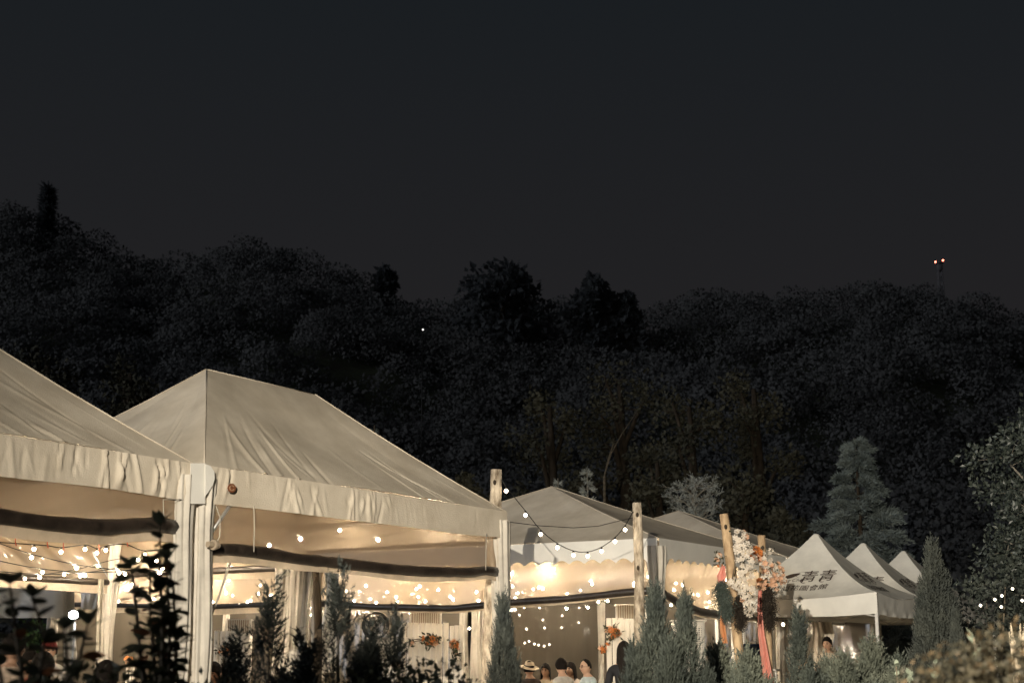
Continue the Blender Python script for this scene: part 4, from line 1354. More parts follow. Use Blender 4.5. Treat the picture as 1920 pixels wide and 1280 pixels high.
aim = (FLOOD_AIM - FLOOD).normalized()
t = thing('flood_lamp', 'flood lamp on a mast behind the photographer', 'lamp', (FLOOD.x, FLOOD.y, 0))
sx_ = aim.cross(Vector((0, 0, 1))).normalized(); sz_ = sx_.cross(aim)
add('mast', tube([(FLOOD.x, FLOOD.y - .25, -0.05), (FLOOD.x, FLOOD.y - .25, FLOOD.z)], 0.04, 8), M['metal'], t)
hb = FLOOD - aim * 0.14
add('housing', obox(tuple(hb - aim * 0.04), tuple(sx_), tuple(aim), tuple(sz_), 0.18, 0.06, 0.14, 0.02), M['black'], t)
fl.location = FLOOD
fl.rotation_euler = (FLOOD_AIM - FLOOD).to_track_quat('-Z', 'Y').to_euler()

# added unseen plate under the lamp keeps the beam off the near left plants
add('added_shade_plate', obox(tuple(FLOOD + aim * 0.30 - sx_ * 0.36 - Vector((0, 0, 0.135))), tuple(sx_), tuple(aim), tuple(sz_), 0.36, 0.32, 0.004), M['black'], t)

# ------------------------------------------------------------------ plank stands, cooling units, fan
def frame_axes(deg):
    a = math.radians(deg)
    return Vector((math.cos(a), math.sin(a), 0)), Vector((-math.sin(a), math.cos(a), 0))


def plank_panel(label, x0, x1, ytop, D, n, deg=0):
    p0, p1 = at(x0, ytop, D), at(x1, ytop, D)
    ax, ay = frame_axes(deg)
    w = abs(p1.x - p0.x) / max(0.3, abs(ax.x))
    c = p0.lerp(p1, 0.5)
    t = thing('plank_panel', label, 'panel', (c.x, D, 0), 'white plank panels')
    pw = w / n
    h = c.z - 0.05
    for i in range(n):
        q = Vector((c.x, D, 0)) + ax * (-w / 2 + pw * (i + 0.5))
        hh = h / 2 - random.uniform(0, 0.012)
        add('plank', obox((q.x, q.y + random.uniform(-.004, .004), 0.05 + hh), tuple(ax), tuple(ay), EZ, pw / 2 - 0.006, 0.012, hh, 0.003), M['plank_white'], t)
    for z in (0.5, h - 0.25):
        q = Vector((c.x, D, z)) + ay * 0.03
        add('batten', obox(tuple(q), tuple(ax), tuple(ay), EZ, w / 2 - 0.02, 0.014, 0.04), M['plank_white'], t)
    return t, c


pA = plank_panel('wide white plank panel carrying an orange flower spray, under the square tent\'s sheet', 752, 842, 1166, 26.4, 8)
pB = plank_panel('narrow white plank panel turned beside the wide one, with a hanging flower spray', 843, 869, 1170, 26.0, 3, -25)
pC = plank_panel('white plank panel with an orange wreath beside the far wrapped column', 1136, 1192, 1157, 24.9, 5)
pD = plank_panel('white plank panel seen between the near white column and the spiky junipers', 402, 446, 1181, 26.5, 4)
pE = plank_panel('low white plank stand topped by an orange flower at the far left', 236, 254, 1247, 20, 3)


def cooling_unit(label, x0, x1, ytop, D, grille='vertical', hgrille=0.2, deg=0):
    p0, p1 = at(x0, ytop, D), at(x1, ytop, D)
    ax, ay = frame_axes(deg)
    w = abs(p1.x - p0.x); c = p0.lerp(p1, .5); h = c.z - 0.05
    t = thing('cooling_unit', label, 'air conditioner', (c.x, D, 0), 'floor-standing cooling units under the tents')
    dep = w * 0.32
    add('body', obox((c.x, D + dep, 0.05 + (h - hgrille) / 2), tuple(ax), tuple(ay), EZ, w / 2, dep, (h - hgrille) / 2, 0.02), M['pale_panel'], t)
    z0 = 0.05 + h - hgrille
    fr = add('grille_frame', merge(obox((c.x, D + dep, z0 + hgrille - 0.012), tuple(ax), tuple(ay), EZ, w / 2, dep, 0.012, 0.004), obox((c.x, D + dep * 1.6, z0 + hgrille / 2), tuple(ax), tuple(ay), EZ, w / 2 - 0.02, 0.01, hgrille / 2 - 0.013),
        *[obox(tuple(Vector((c.x, D + 0.012, z0 + hgrille / 2)) + ax * s_ * (w / 2 - 0.012)), tuple(ax), tuple(ay), EZ, 0.012, 0.012, hgrille / 2 - 0.013) for s_ in (-1, 1)]), M['pale_panel'], t, smooth=False)
    n = max(6, int(w / 0.045))
    for i in range(n):
        q = Vector((c.x, D + 0.01, z0 + hgrille / 2)) + ax * ((i + 0.5) / n - 0.5) * (w - 0.06)
        add('slat', obox(tuple(q), tuple(ax), tuple(ay), EZ, 0.010, 0.016, hgrille / 2 - 0.014), M['slat_wood'], fr, smooth=False)
    return t


cooling_unit('cooling unit whose slatted top shows above the wide white plank panel', 769, 828, 1146, 27.2, hgrille=0.24)
cooling_unit('cooling unit whose slatted top shows beside the mossy log', 1154, 1212, 1132, 25.6, hgrille=0.26)
cooling_unit('cooling unit with slatted top behind the left plank panel', 424, 470, 1160, 27.5, hgrille=0.26)


def vent_unit(label, x0, x1, ytop, D, gx0, gx1, gy0, gy1, rows, cols):
    p0, p1 = at(x0, ytop, D), at(x1, ytop, D)
    w = p1.x - p0.x; c = p0.lerp(p1, .5); h = c.z - 0.05; dep = w * 0.3
    t = thing('vent_unit', label, 'air conditioner', (c.x, D, 0), 'boxy cooling units with louvred grilles')
    add('body', obox((c.x, D + dep, 0.05 + h / 2), EX, EY, EZ, w / 2, dep, h / 2, 0.03), M['pale_panel'], t)
    g0, g1 = at(gx0, gy0, D), at(gx1, gy1, D)
    gw, gh = g1.x - g0.x, g0.z - g1.z
    gc = g0.lerp(g1, .5)
    add('painted_recess', obox((gc.x, D - 0.004, gc.z), EX, EY, EZ, gw / 2, 0.006, gh / 2), M['black'], t)  # flat black plate paints in the dark hollow behind the slats
    for i in range(rows):
        add('slat', obox((gc.x, D - 0.02, g1.z + gh * (i + .5) / rows), EX, (0, .9, -.4), (0, .4, .9), gw / 2, 0.012, gh / rows * 0.25), M['pale_panel'], t, smooth=False)
    for i in range(cols):
        add('bar', obox((g0.x + gw * (i + .5) / cols, D - 0.036, gc.z), EX, EY, EZ, 0.008, 0.004, gh / 2), M['pale_panel'], t, smooth=False)
    add('lid', obox((c.x, D + dep, 0.05 + h + 0.012), EX, EY, EZ, w / 2 + 0.02, dep + 0.02, 0.012, 0.004), M['pale_panel'], t)
    return t


vent_unit('boxy cooling unit with a square grid grille below the black drum fan', 690, 744, 1196, 24, 702, 724, 1208, 1226, 6, 6)
vent_unit('boxy cooling unit with tall louvres behind the big feathery juniper', 1262, 1322, 1164, 24.8, 1294, 1317, 1174, 1216, 12, 4)
vent_unit('boxy cooling unit with louvres between the two flowered logs', 1372, 1398, 1178, 26, 1388, 1396, 1182, 1216, 10, 2)

# drum fan
c = at(704, 1172, 23.6)
t = thing('drum_fan', 'round black drum fan on a stand above the grid-grille cooling unit', 'fan', (c.x, c.y, 0))
fa = Vector((0.35, -0.93, 0.1)).normalized(); fu = fa.cross(Vector((0, 0, 1))).normalized(); fw = fu.cross(fa)
R = 0.205
rg = []
for k, r_ in ((-0.07, R), (0.07, R), (0.075, R * .66), (0.078, R * .33)):
    rg.append(tube([c + fa * k + (fu * math.cos(a) + fw * math.sin(a)) * r_ for a in np.linspace(0, 2 * math.pi, 33)], 0.008, 5, cap=False))
v, f = grid(32, 1, lambda u, v: np.array(c)[None] + np.array(fa)[None] * ((v - .5) * .14)[:, None] + (np.array(fu)[None] * np.cos(2 * np.pi * u)[:, None] + np.array(fw)[None] * np.sin(2 * np.pi * u)[:, None]) * (R - 0.004))
add('drum', merge((v, f)), M['black'], t)
for a in np.linspace(0, 2 * math.pi, 17)[:-1]:
    rg.append(tube([c + fa * 0.08, c + fa * 0.076 + (fu * math.cos(a) + fw * math.sin(a)) * R], 0.003, 4))
add('guard', merge(*rg), M['black'], t)
for a in (0.3, 2.4, 4.5):
    e1 = fu * math.cos(a) + fw * math.sin(a); e2 = fu * -math.sin(a) + fw * math.cos(a)
    pv = [c + e1 * 0.03 - e2 * 0.03, c + e1 * 0.17 - e2 * 0.07 + fa * 0.03, c + e1 * 0.18 + e2 * 0.06 - fa * 0.03, c + e1 * 0.03 + e2 * 0.03]
    add('blade', (np.array([tuple(q) for q in pv] + [tuple(q + fa * 0.004) for q in pv]), [[0, 1, 2, 3], [7, 6, 5, 4], [0, 4, 5, 1], [1, 5, 6, 2], [2, 6, 7, 3], [3, 7, 4, 0]]), M['metal'], t, smooth=False)
add('hub', (ICV * 0.035 + np.array(c + fa * 0.02), ICF), M['metal'], t)
add('stand', merge(tube([c - fa * 0.05 - Vector((0, 0, R)), (c.x, c.y, 0.06)], 0.022, 8), tube([(c.x - .25, c.y, 0.08), (c.x + .25, c.y, 0.08)], 0.02, 6), tube([(c.x, c.y - .25, 0.08), (c.x, c.y + .25, 0.08)], 0.02, 6)), M['black'], t)

# blue cool box on a stand
c = at(1408, 1212, 23.4)
t = thing('cool_box', 'dark blue cool box on a low table behind the flowered logs', 'cool box', (c.x, c.y, 0))
add('tub', obox((c.x, c.y, c.z - 0.17), EX, EY, EZ, 0.20, 0.16, 0.17, 0.02), M['blue_box'], t)
add('lid', obox((c.x, c.y, c.z + 0.025), EX, EY, EZ, 0.215, 0.175, 0.022, 0.01), M['blue_box'], t)
add('handle', tube([(c.x - .05, c.y - .14, c.z + .045), (c.x - .05, c.y - .14, c.z + .075), (c.x + .05, c.y - .14, c.z + .075), (c.x + .05, c.y - .14, c.z + .045)], 0.008, 5), M['white_metal'], t)
tb = thing('folding_table', 'low folding table holding the dark blue cool box', 'table', (c.x, c.y, 0))
add('tabletop', obox((c.x, c.y, c.z - 0.36), EX, EY, EZ, 0.4, 0.3, 0.018, 0.006), M['pale_panel'], tb)
for sx in (-1, 1):
    for sy in (-1, 1):
        add('leg', tube([(c.x + sx * .36, c.y + sy * .26, 0.05), (c.x + sx * .34, c.y + sy * .24, c.z - 0.38)], 0.014, 6), M['white_metal'], tb)


def drape(name, label, cat, pts, widths, D, mat, group=None, fold=0.02):
    """Hanging cloth with soft vertical folds; pts are its centre line in the photograph."""
    P = [at(x, y, D) for x, y in pts]
    b = P[0]
    ww = [w_ * D / F for w_ in widths]

    def fn(u, v):
        k = v * (len(P) - 1)
        cx = np.interp(k, range(len(P)), [p.x for p in P]); cz = np.interp(k, range(len(P)), [p.z for p in P])
        w_ = np.interp(k, range(len(P)), ww)
        return np.stack([cx + (u - .5) * w_, D + fold * np.sin(u * 11 + v * 3) + 0.6 * fold * np.sin(u * 23 + 2 * v), cz + 0 * u], 1)
    v, f = grid(22, 20, fn)
    n = len(v)
    v2 = v + np.array([0, 0.006, 0])
    o = add(name, merge((v, f), (v2, f[:, ::-1])), M[mat], loc=(b.x, D, b.z))
    return tag(o, label, cat, group)


G_D = 'coloured ribbons on the flowered logs'
drape('fabric_ribbon', 'long coral ribbon hanging from the right flowered log to the ground', 'ribbon', [(1425, 1105), (1424, 1140), (1428, 1190), (1436, 1240), (1446, 1300)], [5, 8, 11, 15, 20], 20.1, 'coral', G_D)
drape('fabric_ribbon', 'short coral cloth bunched on the left flowered log beneath its lone bloom', 'ribbon', [(1356, 1060), (1353, 1078), (1354, 1105)], [5, 16, 9], 19.2, 'coral', G_D)
drape('fabric_ribbon', 'orange ribbon hanging low beside the left flowered log', 'ribbon', [(1353, 1140), (1355, 1175), (1359, 1205)], [5, 9, 12], 19.25, 'orange_cloth', G_D)
drape('curtain', 'gathered cream curtain hanging under the lettered canopy', 'curtain', [(1540, 1165), (1545, 1190), (1542, 1230), (1542, 1300)], [34, 36, 30, 30], 28.5, 'canvas', None, 0.05)
drape('curtain', 'plain tan cloth wall behind the lettered canopy\'s left end', 'curtain', [(1482, 1160), (1482, 1215), (1482, 1300)], [62, 60, 58], 30.0, 'canvas', None, 0.02)
drape('curtain', 'narrow white curtain strip glowing near the spiky junipers', 'curtain', [(622, 1072), (624, 1120), (616, 1180), (612, 1260)], [26, 24, 30, 36], 24.6, 'canvas_white', None, 0.04)
drape('curtain', 'white curtain beside the glaring work lamp', 'curtain', [(126, 1108), (128, 1150), (130, 1200), (132, 1260)], [30, 26, 24, 26], 27.4, 'canvas_white', None, 0.04)
drape('curtain', 'wide white cloth wall far back at the left picture edge', 'curtain', [(20, 1072), (22, 1110), (24, 1158)], [190, 188, 184], 27.0, 'canvas_white', None, 0.05)
drape('curtain', 'short pale cloth hanging right of the glaring work lamp', 'curtain', [(172, 1100), (172, 1120), (171, 1142)], [44, 42, 40], 26.8, 'canvas_white', None, 0.03)
drape('curtain', 'tied-back curtain of the left tent hanging beside the middle wrapped column', 'curtain', [(190, 1085), (188, 1140), (187, 1200), (184, 1300)], [12, 16, 15, 17], 21.5, 'canvas_column', None, 0.03)

# ------------------------------------------------------------------ flowers
def bloom_mesh(name, mat, petals=5, cup=0.35):
    V, Fs, mi = [(0, 0, 0)], [], []
    for k in range(petals):
        a = 2 * math.pi * k / petals
        ca, sa = math.cos(a), math.sin(a)
        b = len(V)
        for r_, w_, z_ in ((0.35, 0.20, 0.12 * cup), (0.75, 0.34, 0.45 * cup), (1.0, 0.12, 0.55 * cup)):
            for s_ in (-1, 1):
                V.append((ca * r_ - sa * w_ * s_, sa * r_ + ca * w_ * s_, z_))
        Fs += [[0, b, b + 1], [b, b + 2, b + 3, b + 1], [b + 2, b + 4, b + 5, b + 3]]; mi += [0, 0, 0]
    b = len(V)
    for k in range(6): V.append((0.13 * math.cos(k * 1.047), 0.13 * math.sin(k * 1.047), 0.06))
    V.append((0, 0, 0.2))
    for k in range(6): Fs.append([b + k, b + (k + 1) % 6, b + 6]); mi.append(1)
    return make_mesh(name, np.array(V), Fs, [mat, M['blossom_core']], mi)


BL = {'w': bloom_mesh('blossom', M['blossom_white']), 'p': bloom_mesh('blossom', M['blossom_peach'], 6, 0.7), 'o': bloom_mesh('blossom', M['blossom_orange'], 7, 0.9)}


def arrangement(label, blobs, D, name='flower_arrangement', leaves=60, leafmat='leaf_dark', leaf_l=0.07, group='flower arrangements', depth=0.16):
    """blobs: (x, y, radius px, number, blossom kind, blossom size)"""
    c0 = at(blobs[0][0], blobs[0][1], D)
    t = thing(name, label, 'flowers', tuple(c0), group)
    O = []
    for x, y, r, n, kinds, sz in blobs:
        c = at(x, y, D); R = r * D / F
        for q in range(n):
            d = Vector((random.gauss(0, 1), -abs(random.gauss(0, 0.8)), random.gauss(0, 1))).normalized()
            p = c + Vector((d.x * R, d.y * min(R, depth), d.z * R)) * random.uniform(0.55, 1.0)
            look = Vector((d.x, d.y - 0.5, d.z + 0.15)).normalized()
            e = look.to_track_quat('Z', 'Y').to_euler()
            e.rotate_axis('Z', random.uniform(0, 6))
            inst('blossom', BL[random.choice(kinds)], t, p, e, sz * random.uniform(0.7, 1.2))
            O.append(tuple(c + Vector((d.x * R, d.y * min(R, depth), d.z * R)) * random.uniform(0.3, 1.1)))
    O = np.array(O)[rng.integers(0, len(O), leaves)] + rng.normal(size=(leaves, 3)) * 0.03
    v, f = leaf_emit(O, unit(rdir(leaves) + np.array([0, -.4, 0])), rdir(leaves), leaf_l * rng.uniform(.6, 1.3, leaves), leaf_l * 0.25)
    add('leaf_filler', (v, f), M[leafmat], t, smooth=False)['kind'] = 'stuff'
    add('stem', merge(*[tube([at(blobs[0][0], blobs[0][1], D + 0.02), at(b[0], b[1], D + 0.02)], 0.008, 4) for b in blobs[1:] or blobs]), M['twig'], t)
    return t


arrangement('tall column of white orchids cascading down the left flowered log', [(1388, 1005, 13, 16, 'wwwp', .038), (1394, 1025, 17, 26, 'w', .040), (1402, 1050, 20, 30, 'w', .040), (1398, 1075, 18, 26, 'w', .040), (1388, 1095, 16, 22, 'ww', .038),
             (1402, 1112, 17, 24, 'w', .038), (1402, 1130, 15, 18, 'wwwp', .036), (1405, 1145, 9, 10, 'w', .034), (1372, 1090, 8, 8, 'w', .034)], 19.15, leaves=110, leaf_l=0.06)
arrangement('white and peach flower cluster on the right flowered log', [(1434, 1052, 16, 22, 'wwwp', .040), (1450, 1070, 18, 26, 'wwp', .040), (1440, 1085, 18, 22, 'ppw', .042), (1462, 1082, 12, 16, 'wpp', .038), (1458, 1098, 10, 10, 'pw', .036), (1430, 1095, 10, 8, 'po', .04), (1444, 1032, 5, 6, 'w', .03)], 20.1, leaves=90, leaf_l=0.06)
arrangement('bright orange bloom cluster between the two flowered logs', [(1417, 1036, 9, 12, 'o', .05), (1420, 1046, 7, 6, 'op', .045)], 20.0, leaves=20, leaf_l=0.05)
arrangement('lone pale bloom with dark leaves on the left side of the left flowered log', [(1346, 1044, 6, 6, 'pw', .045), (1349, 1058, 4, 2, 'o', .03)], 19.3, leaves=26, leaf_l=0.07)
arrangement('orange and green flower spray on the wide white plank panel', [(812, 1196, 11, 12, 'oop', .055), (800, 1200, 10, 4, 'o', .045), (775, 1198, 12, 2, 'p', .035), (758, 1205, 8, 1, 'w', .03)], 26.3, leaves=130, leaf_l=0.10)
arrangement('orange flower spray hanging on the narrow turned plank panel', [(851, 1206, 8, 10, 'op', .055), (854, 1220, 8, 5, 'pw', .045), (856, 1236, 6, 3, 'w', .035)], 25.85, leaves=80, leaf_l=0.10)
arrangement('orange wreath on the plank panel beside the far wrapped column', [(1148, 1184, 9, 11, 'opp', .055), (1158, 1180, 9, 3, 'p', .04), (1142, 1200, 6, 2, 'o', .035)], 24.8, 'flower_wreath', leaves=90, leaf_l=0.10)
arrangement('orange flower and dark ball on the wrapped column under the far tent', [(1129, 1216, 5, 6, 'op', .045)], 24.6, leaves=24, leaf_l=0.07)
arrangement('orange flower on top of the low white plank stand', [(242, 1238, 6, 7, 'op', .036)], 19.9, leaves=16, leaf_l=0.06)
arrangement('small flower spray low on the plank panel behind the near left junipers', [(420, 1220, 12, 10, 'pow', .05)], 26.3, leaves=60, leaf_l=0.09)


def plume(label, x0, y0, x1, y1, wpx, D, mat, n=900):
    a, b = at(x0, y0, D), at(x1, y1, D)
    t = thing('grass_plume', label, 'dried grass', tuple(a), 'dried grass plumes on the flowered logs')
    s = rng.uniform(0, 1, n)
    O = np.array(a)[None] * (1 - s)[:, None] + np.array(b)[None] * s[:, None] + rng.normal(size=(n, 3)) * (wpx * D / F * 0.25) * np.sin(np.pi * np.clip(s * .9 + .08, 0, 1))[:, None] ** .7
    dr = unit(np.tile(np.array(b - a), (n, 1)) + rng.normal(size=(n, 3)) * 0.55 * (b - a).length)
    v, f = feather(O, dr, np.full(n, 0.10), 5, 0.04, 0.006, 0.2)
    add('plume', (v, f), M[mat], t, smooth=False)['kind'] = 'stuff'
    add('stem', tube([a, b], 0.008, 5), M['twig'], t)


plume('drooping grey-green plume left of the left flowered log', 1350, 1090, 1362, 1152, 26, 19.15, 'plume_green')
plume('dark feathery plume on the right flowered log below its flowers', 1438, 1100, 1442, 1166, 26, 20.1, 'plume_dark')
plume('dark brown plume low between the two flowered logs', 1384, 1115, 1388, 1168, 18, 19.15, 'plume_dark', 500)

# green bush lit by the work lamp seen through the left tents
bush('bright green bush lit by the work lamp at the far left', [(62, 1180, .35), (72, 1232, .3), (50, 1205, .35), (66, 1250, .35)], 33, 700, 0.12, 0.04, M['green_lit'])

# ------------------------------------------------------------------ people
SEG = {}


def body_mesh(pose):
    """One continuous body grown on a skeleton, fused with a shaped head; local origin on the ground, facing -Y."""
    if pose == 'stand':
        hip, kn, an = 0.92, 0.50, 0.08
        J = {'pel': (0, 0, .95, .135, .11), 'wai': (0, 0, 1.10, .125, .095), 'che': (0, .01, 1.28, .15, .105), 'sho': (0, .015, 1.40, .115, .085), 'nek': (0, .0, 1.475, .052, .052), 'hed': (0, -.015, 1.56, .05, .05)}
        for s in (-1, 1):
            k = 'LR'[s > 0]
            J.update({k + 'sh': (s * .165, .015, 1.385, .062, .062), k + 'el': (s * .225, .03, 1.12, .045, .045), k + 'wr': (s * .20, -.16, .99, .031, .031), k + 'pa': (s * .185, -.235, .965, .034, .022),
                      k + 'hp': (s * .09, 0, .88, .098, .098), k + 'kn': (s * .10, -.01, .50, .062, .062), k + 'an': (s * .105, .02, .10, .042, .042), k + 'to': (s * .115, -.15, .045, .038, .03)})
    else:
        J = {'pel': (0, 0, .56, .15, .12), 'wai': (0, .0, .70, .135, .10), 'che': (0, -.01, .87, .15, .105), 'sho': (0, -.015, .99, .115, .085), 'nek': (0, -.035, 1.065, .052, .052), 'hed': (0, -.055, 1.15, .05, .05)}
        for s in (-1, 1):
            k = 'LR'[s > 0]
            J.update({k + 'sh': (s * .165, -.015, .975, .062, .062), k + 'el': (s * .235, -.06, .73, .045, .045), k + 'wr': (s * .13, -.29, .72, .031, .031), k + 'pa': (s * .10, -.36, .725, .034, .022),
                      k + 'hp': (s * .095, -.06, .53, .095, .095), k + 'kn': (s * .12, -.45, .52, .064, .064), k + 'an': (s * .12, -.42, .10, .042, .042), k + 'to': (s * .125, -.58, .045, .038, .03)})
    E = [('pel', 'wai'), ('wai', 'che'), ('che', 'sho'), ('sho', 'nek'), ('nek', 'hed')]
    for k in 'LR':
        E += [('sho', k + 'sh'), (k + 'sh', k + 'el'), (k + 'el', k + 'wr'), (k + 'wr', k + 'pa'), ('pel', k + 'hp'), (k + 'hp', k + 'kn'), (k + 'kn', k + 'an'), (k + 'an', k + 'to')]
        pa = Vector(J[k + 'pa'][:3]); s = -1 if k == 'L' else 1
        fd = (pa - Vector(J[k + 'wr'][:3])).normalized()
        for q in range(4):
            o = Vector(((q - 1.5) * .019, 0, 0))
            ln = (.070, .082, .077, .060)[q]
            J[f'{k}f{q}a'] = (*(pa + o + fd * ln * .55), .0095, .0095)
            J[f'{k}f{q}b'] = (*(pa + o + fd * ln + Vector((0, 0, -.022))), .008, .008)
            E += [(k + 'pa', f'{k}f{q}a'), (f'{k}f{q}a', f'{k}f{q}b')]
        J[k + 'th'] = (*(pa + Vector((-s * .038, 0, -.004)) + fd * .02), .011, .011)
        E.append((k + 'pa', k + 'th'))
    names = list(J)
    me = bpy.data.meshes.new('body')
    me.from_pydata([J[n][:3] for n in names], [(names.index(a), names.index(b)) for a, b in E], [])
    ob = bpy.data.objects.new('body_tmp', me); COL.objects.link(ob)
    md = ob.modifiers.new('skin', 'SKIN')
    for i, n in enumerate(names):
        me.skin_vertices[0].data[i].radius = J[n][3:5]
        me.skin_vertices[0].data[i].use_root = (n == 'pel')
    ob.modifiers.new('sub', 'SUBSURF').levels = 2
    dg = bpy.context.evaluated_depsgraph_get()
    m2 = bpy.data.meshes.new_from_object(ob.evaluated_get(dg))
    bv_ = np.array([v.co[:] for v in m2.vertices]); bf_ = [list(p.vertices) for p in m2.polygons]
    bpy.data.objects.remove(ob); bpy.data.meshes.remove(me); bpy.data.meshes.remove(m2)
    hc = np.array(J['hed'][:3]) + np.array([0, -.01, .045])

    def head(u, v):
        th, ph = u * 2 * np.pi, v * np.pi
        x, y, z = np.sin(ph) * np.sin(th), -np.sin(ph) * np.cos(th), np.cos(ph)
        jaw = 1 - 0.28 * np.clip(-z, 0, 1) ** 1.5
        X, Y, Z = x * .077 * jaw, y * .097 * (1 - 0.12 * np.clip(-z, 0, 1)), z * .122
        fr = np.clip(-y, 0, 1)
        Y = Y - 0.024 * np.exp(-(x / .16) ** 2 - ((z + .14) / .20) ** 2) * (fr > .3)
        Y = Y + 0.010 * (np.exp(-((np.abs(x) - .36) / .16) ** 2 - ((z - .05) / .12) ** 2)) * (fr > .3)
        Y = Y - 0.006 * np.exp(-(x / .28) ** 2 - ((z + .48) / .09) ** 2) * (fr > .3) - 0.010 * np.exp(-(x / .35) ** 2 - ((z + .88) / .16) ** 2) * (fr > .2)
        return np.stack([X, Y, Z], 1) + hc[None]
    hv, hf = grid(36, 24, head)
    ears = [((ICV * np.array([.012, .022, .034])) + hc + np.array([s * .078, .01, -.005]), ICF) for s in (-1, 1)]
    V, Fs = merge((bv_, bf_), (hv, hf), *ears)
    m3 = make_mesh('raw', V, Fs, [])
    ob = bpy.data.objects.new('body_tmp', m3); COL.objects.link(ob)
    r = ob.modifiers.new('rm', 'REMESH'); r.mode = 'VOXEL'; r.voxel_size = 0.0085; r.use_smooth_shade = True
    dg = bpy.context.evaluated_depsgraph_get()
    m4 = bpy.data.meshes.new_from_object(ob.evaluated_get(dg))
    bpy.data.objects.remove(ob); bpy.data.meshes.remove(m3)
    n = len(m4.polygons)
    cc = np.zeros(n * 3); m4.polygons.foreach_get('center', cc); cc = cc.reshape(-1, 3)
    mi = np.ones(n, int)
    neck = J['nek'][2]
    mi[(cc[:, 2] > neck - .022)] = 0
    wr = np.array(J['Rwr'][:3]); el = np.array(J['Rel'][:3])
    for s in (-1, 1):
        w_ = wr * np.array([s, 1, 1]); e_ = el * np.array([s, 1, 1])
        ax_ = (w_ - e_) / np.linalg.norm(w_ - e_)
        q = (cc - e_) @ ax_
        near = np.linalg.norm(cc - (e_ + np.clip(q, 0, .5)[:, None] * ax_), axis=1) < .085
        mi[near & (q > -0.04)] = 0
    low = cc[:, 2] < (J['pel'][2] + .02)
    arm = np.abs(cc[:, 0]) > .165
    mi[low & ~((mi == 0))] = 2
    mi[cc[:, 2] < .075] = 3
    loc = cc - hc
    ey = (np.abs(np.abs(loc[:, 0]) - .028) < .011) & (np.abs(loc[:, 2] - .006) < .006) & (loc[:, 1] < -.06)
    mi[ey] = 4
    lp = (np.abs(loc[:, 0]) < .022) & (np.abs(loc[:, 2] + .056) < .006) & (loc[:, 1] < -.06)
    mi[lp] = 5
    bw = (np.abs(np.abs(loc[:, 0]) - .029) < .016) & (np.abs(loc[:, 2] - .025) < .0045) & (loc[:, 1] < -.06)
    mi[bw] = 6
    for k in range(7): m4.materials.append(M['skin'])
    m4.polygons.foreach_set('material_index', mi.astype(np.int32))
    return m4, hc


BODY = {p: body_mesh(p) for p in ('stand', 'sit')}
SHIRT = {}


def shirt(col):
    if col not in SHIRT: SHIRT[col] = surf('shirt', col, 0.85, 0.15, 12, 0.4, 18, dist=0.02)
    return SHIRT[col]


def hair_mesh(style, hc):
    def fn(u, v):
        th = u * 2 * np.pi
        front = np.clip(np.cos(th), 0, 1)
        end = {'short': 0.60, 'long': 0.62, 'bob': 0.66, 'thin': 0.55}[style]
        lim = end - (0.36 if style == 'thin' else 0.235) * front ** (0.45 if style == 'thin' else 0.8)
        ph = v * np.pi * lim
        x, y, z = np.sin(ph) * np.sin(th), -np.sin(ph) * np.cos(th), np.cos(ph)
        g = 1.10 + 0.06 * vn(th * 3.5, v * 9, 3) + (0.06 if style != 'thin' else -0.03)
        X, Y, Z = x * .079 * g, y * .099 * g, z * .122 * g
        if style in ('long', 'bob'):
            k = np.clip((v - .72) / .28, 0, 1) * np.clip(1 - front * 2.2, 0, 1)
            Z = Z - k * (0.36 if style == 'long' else 0.13)
            Y = Y + k * 0.03
            X = X * (1 + 0.10 * k)
        return np.stack([X, Y, Z], 1) + hc[None]
    return grid(44, 26, fn)


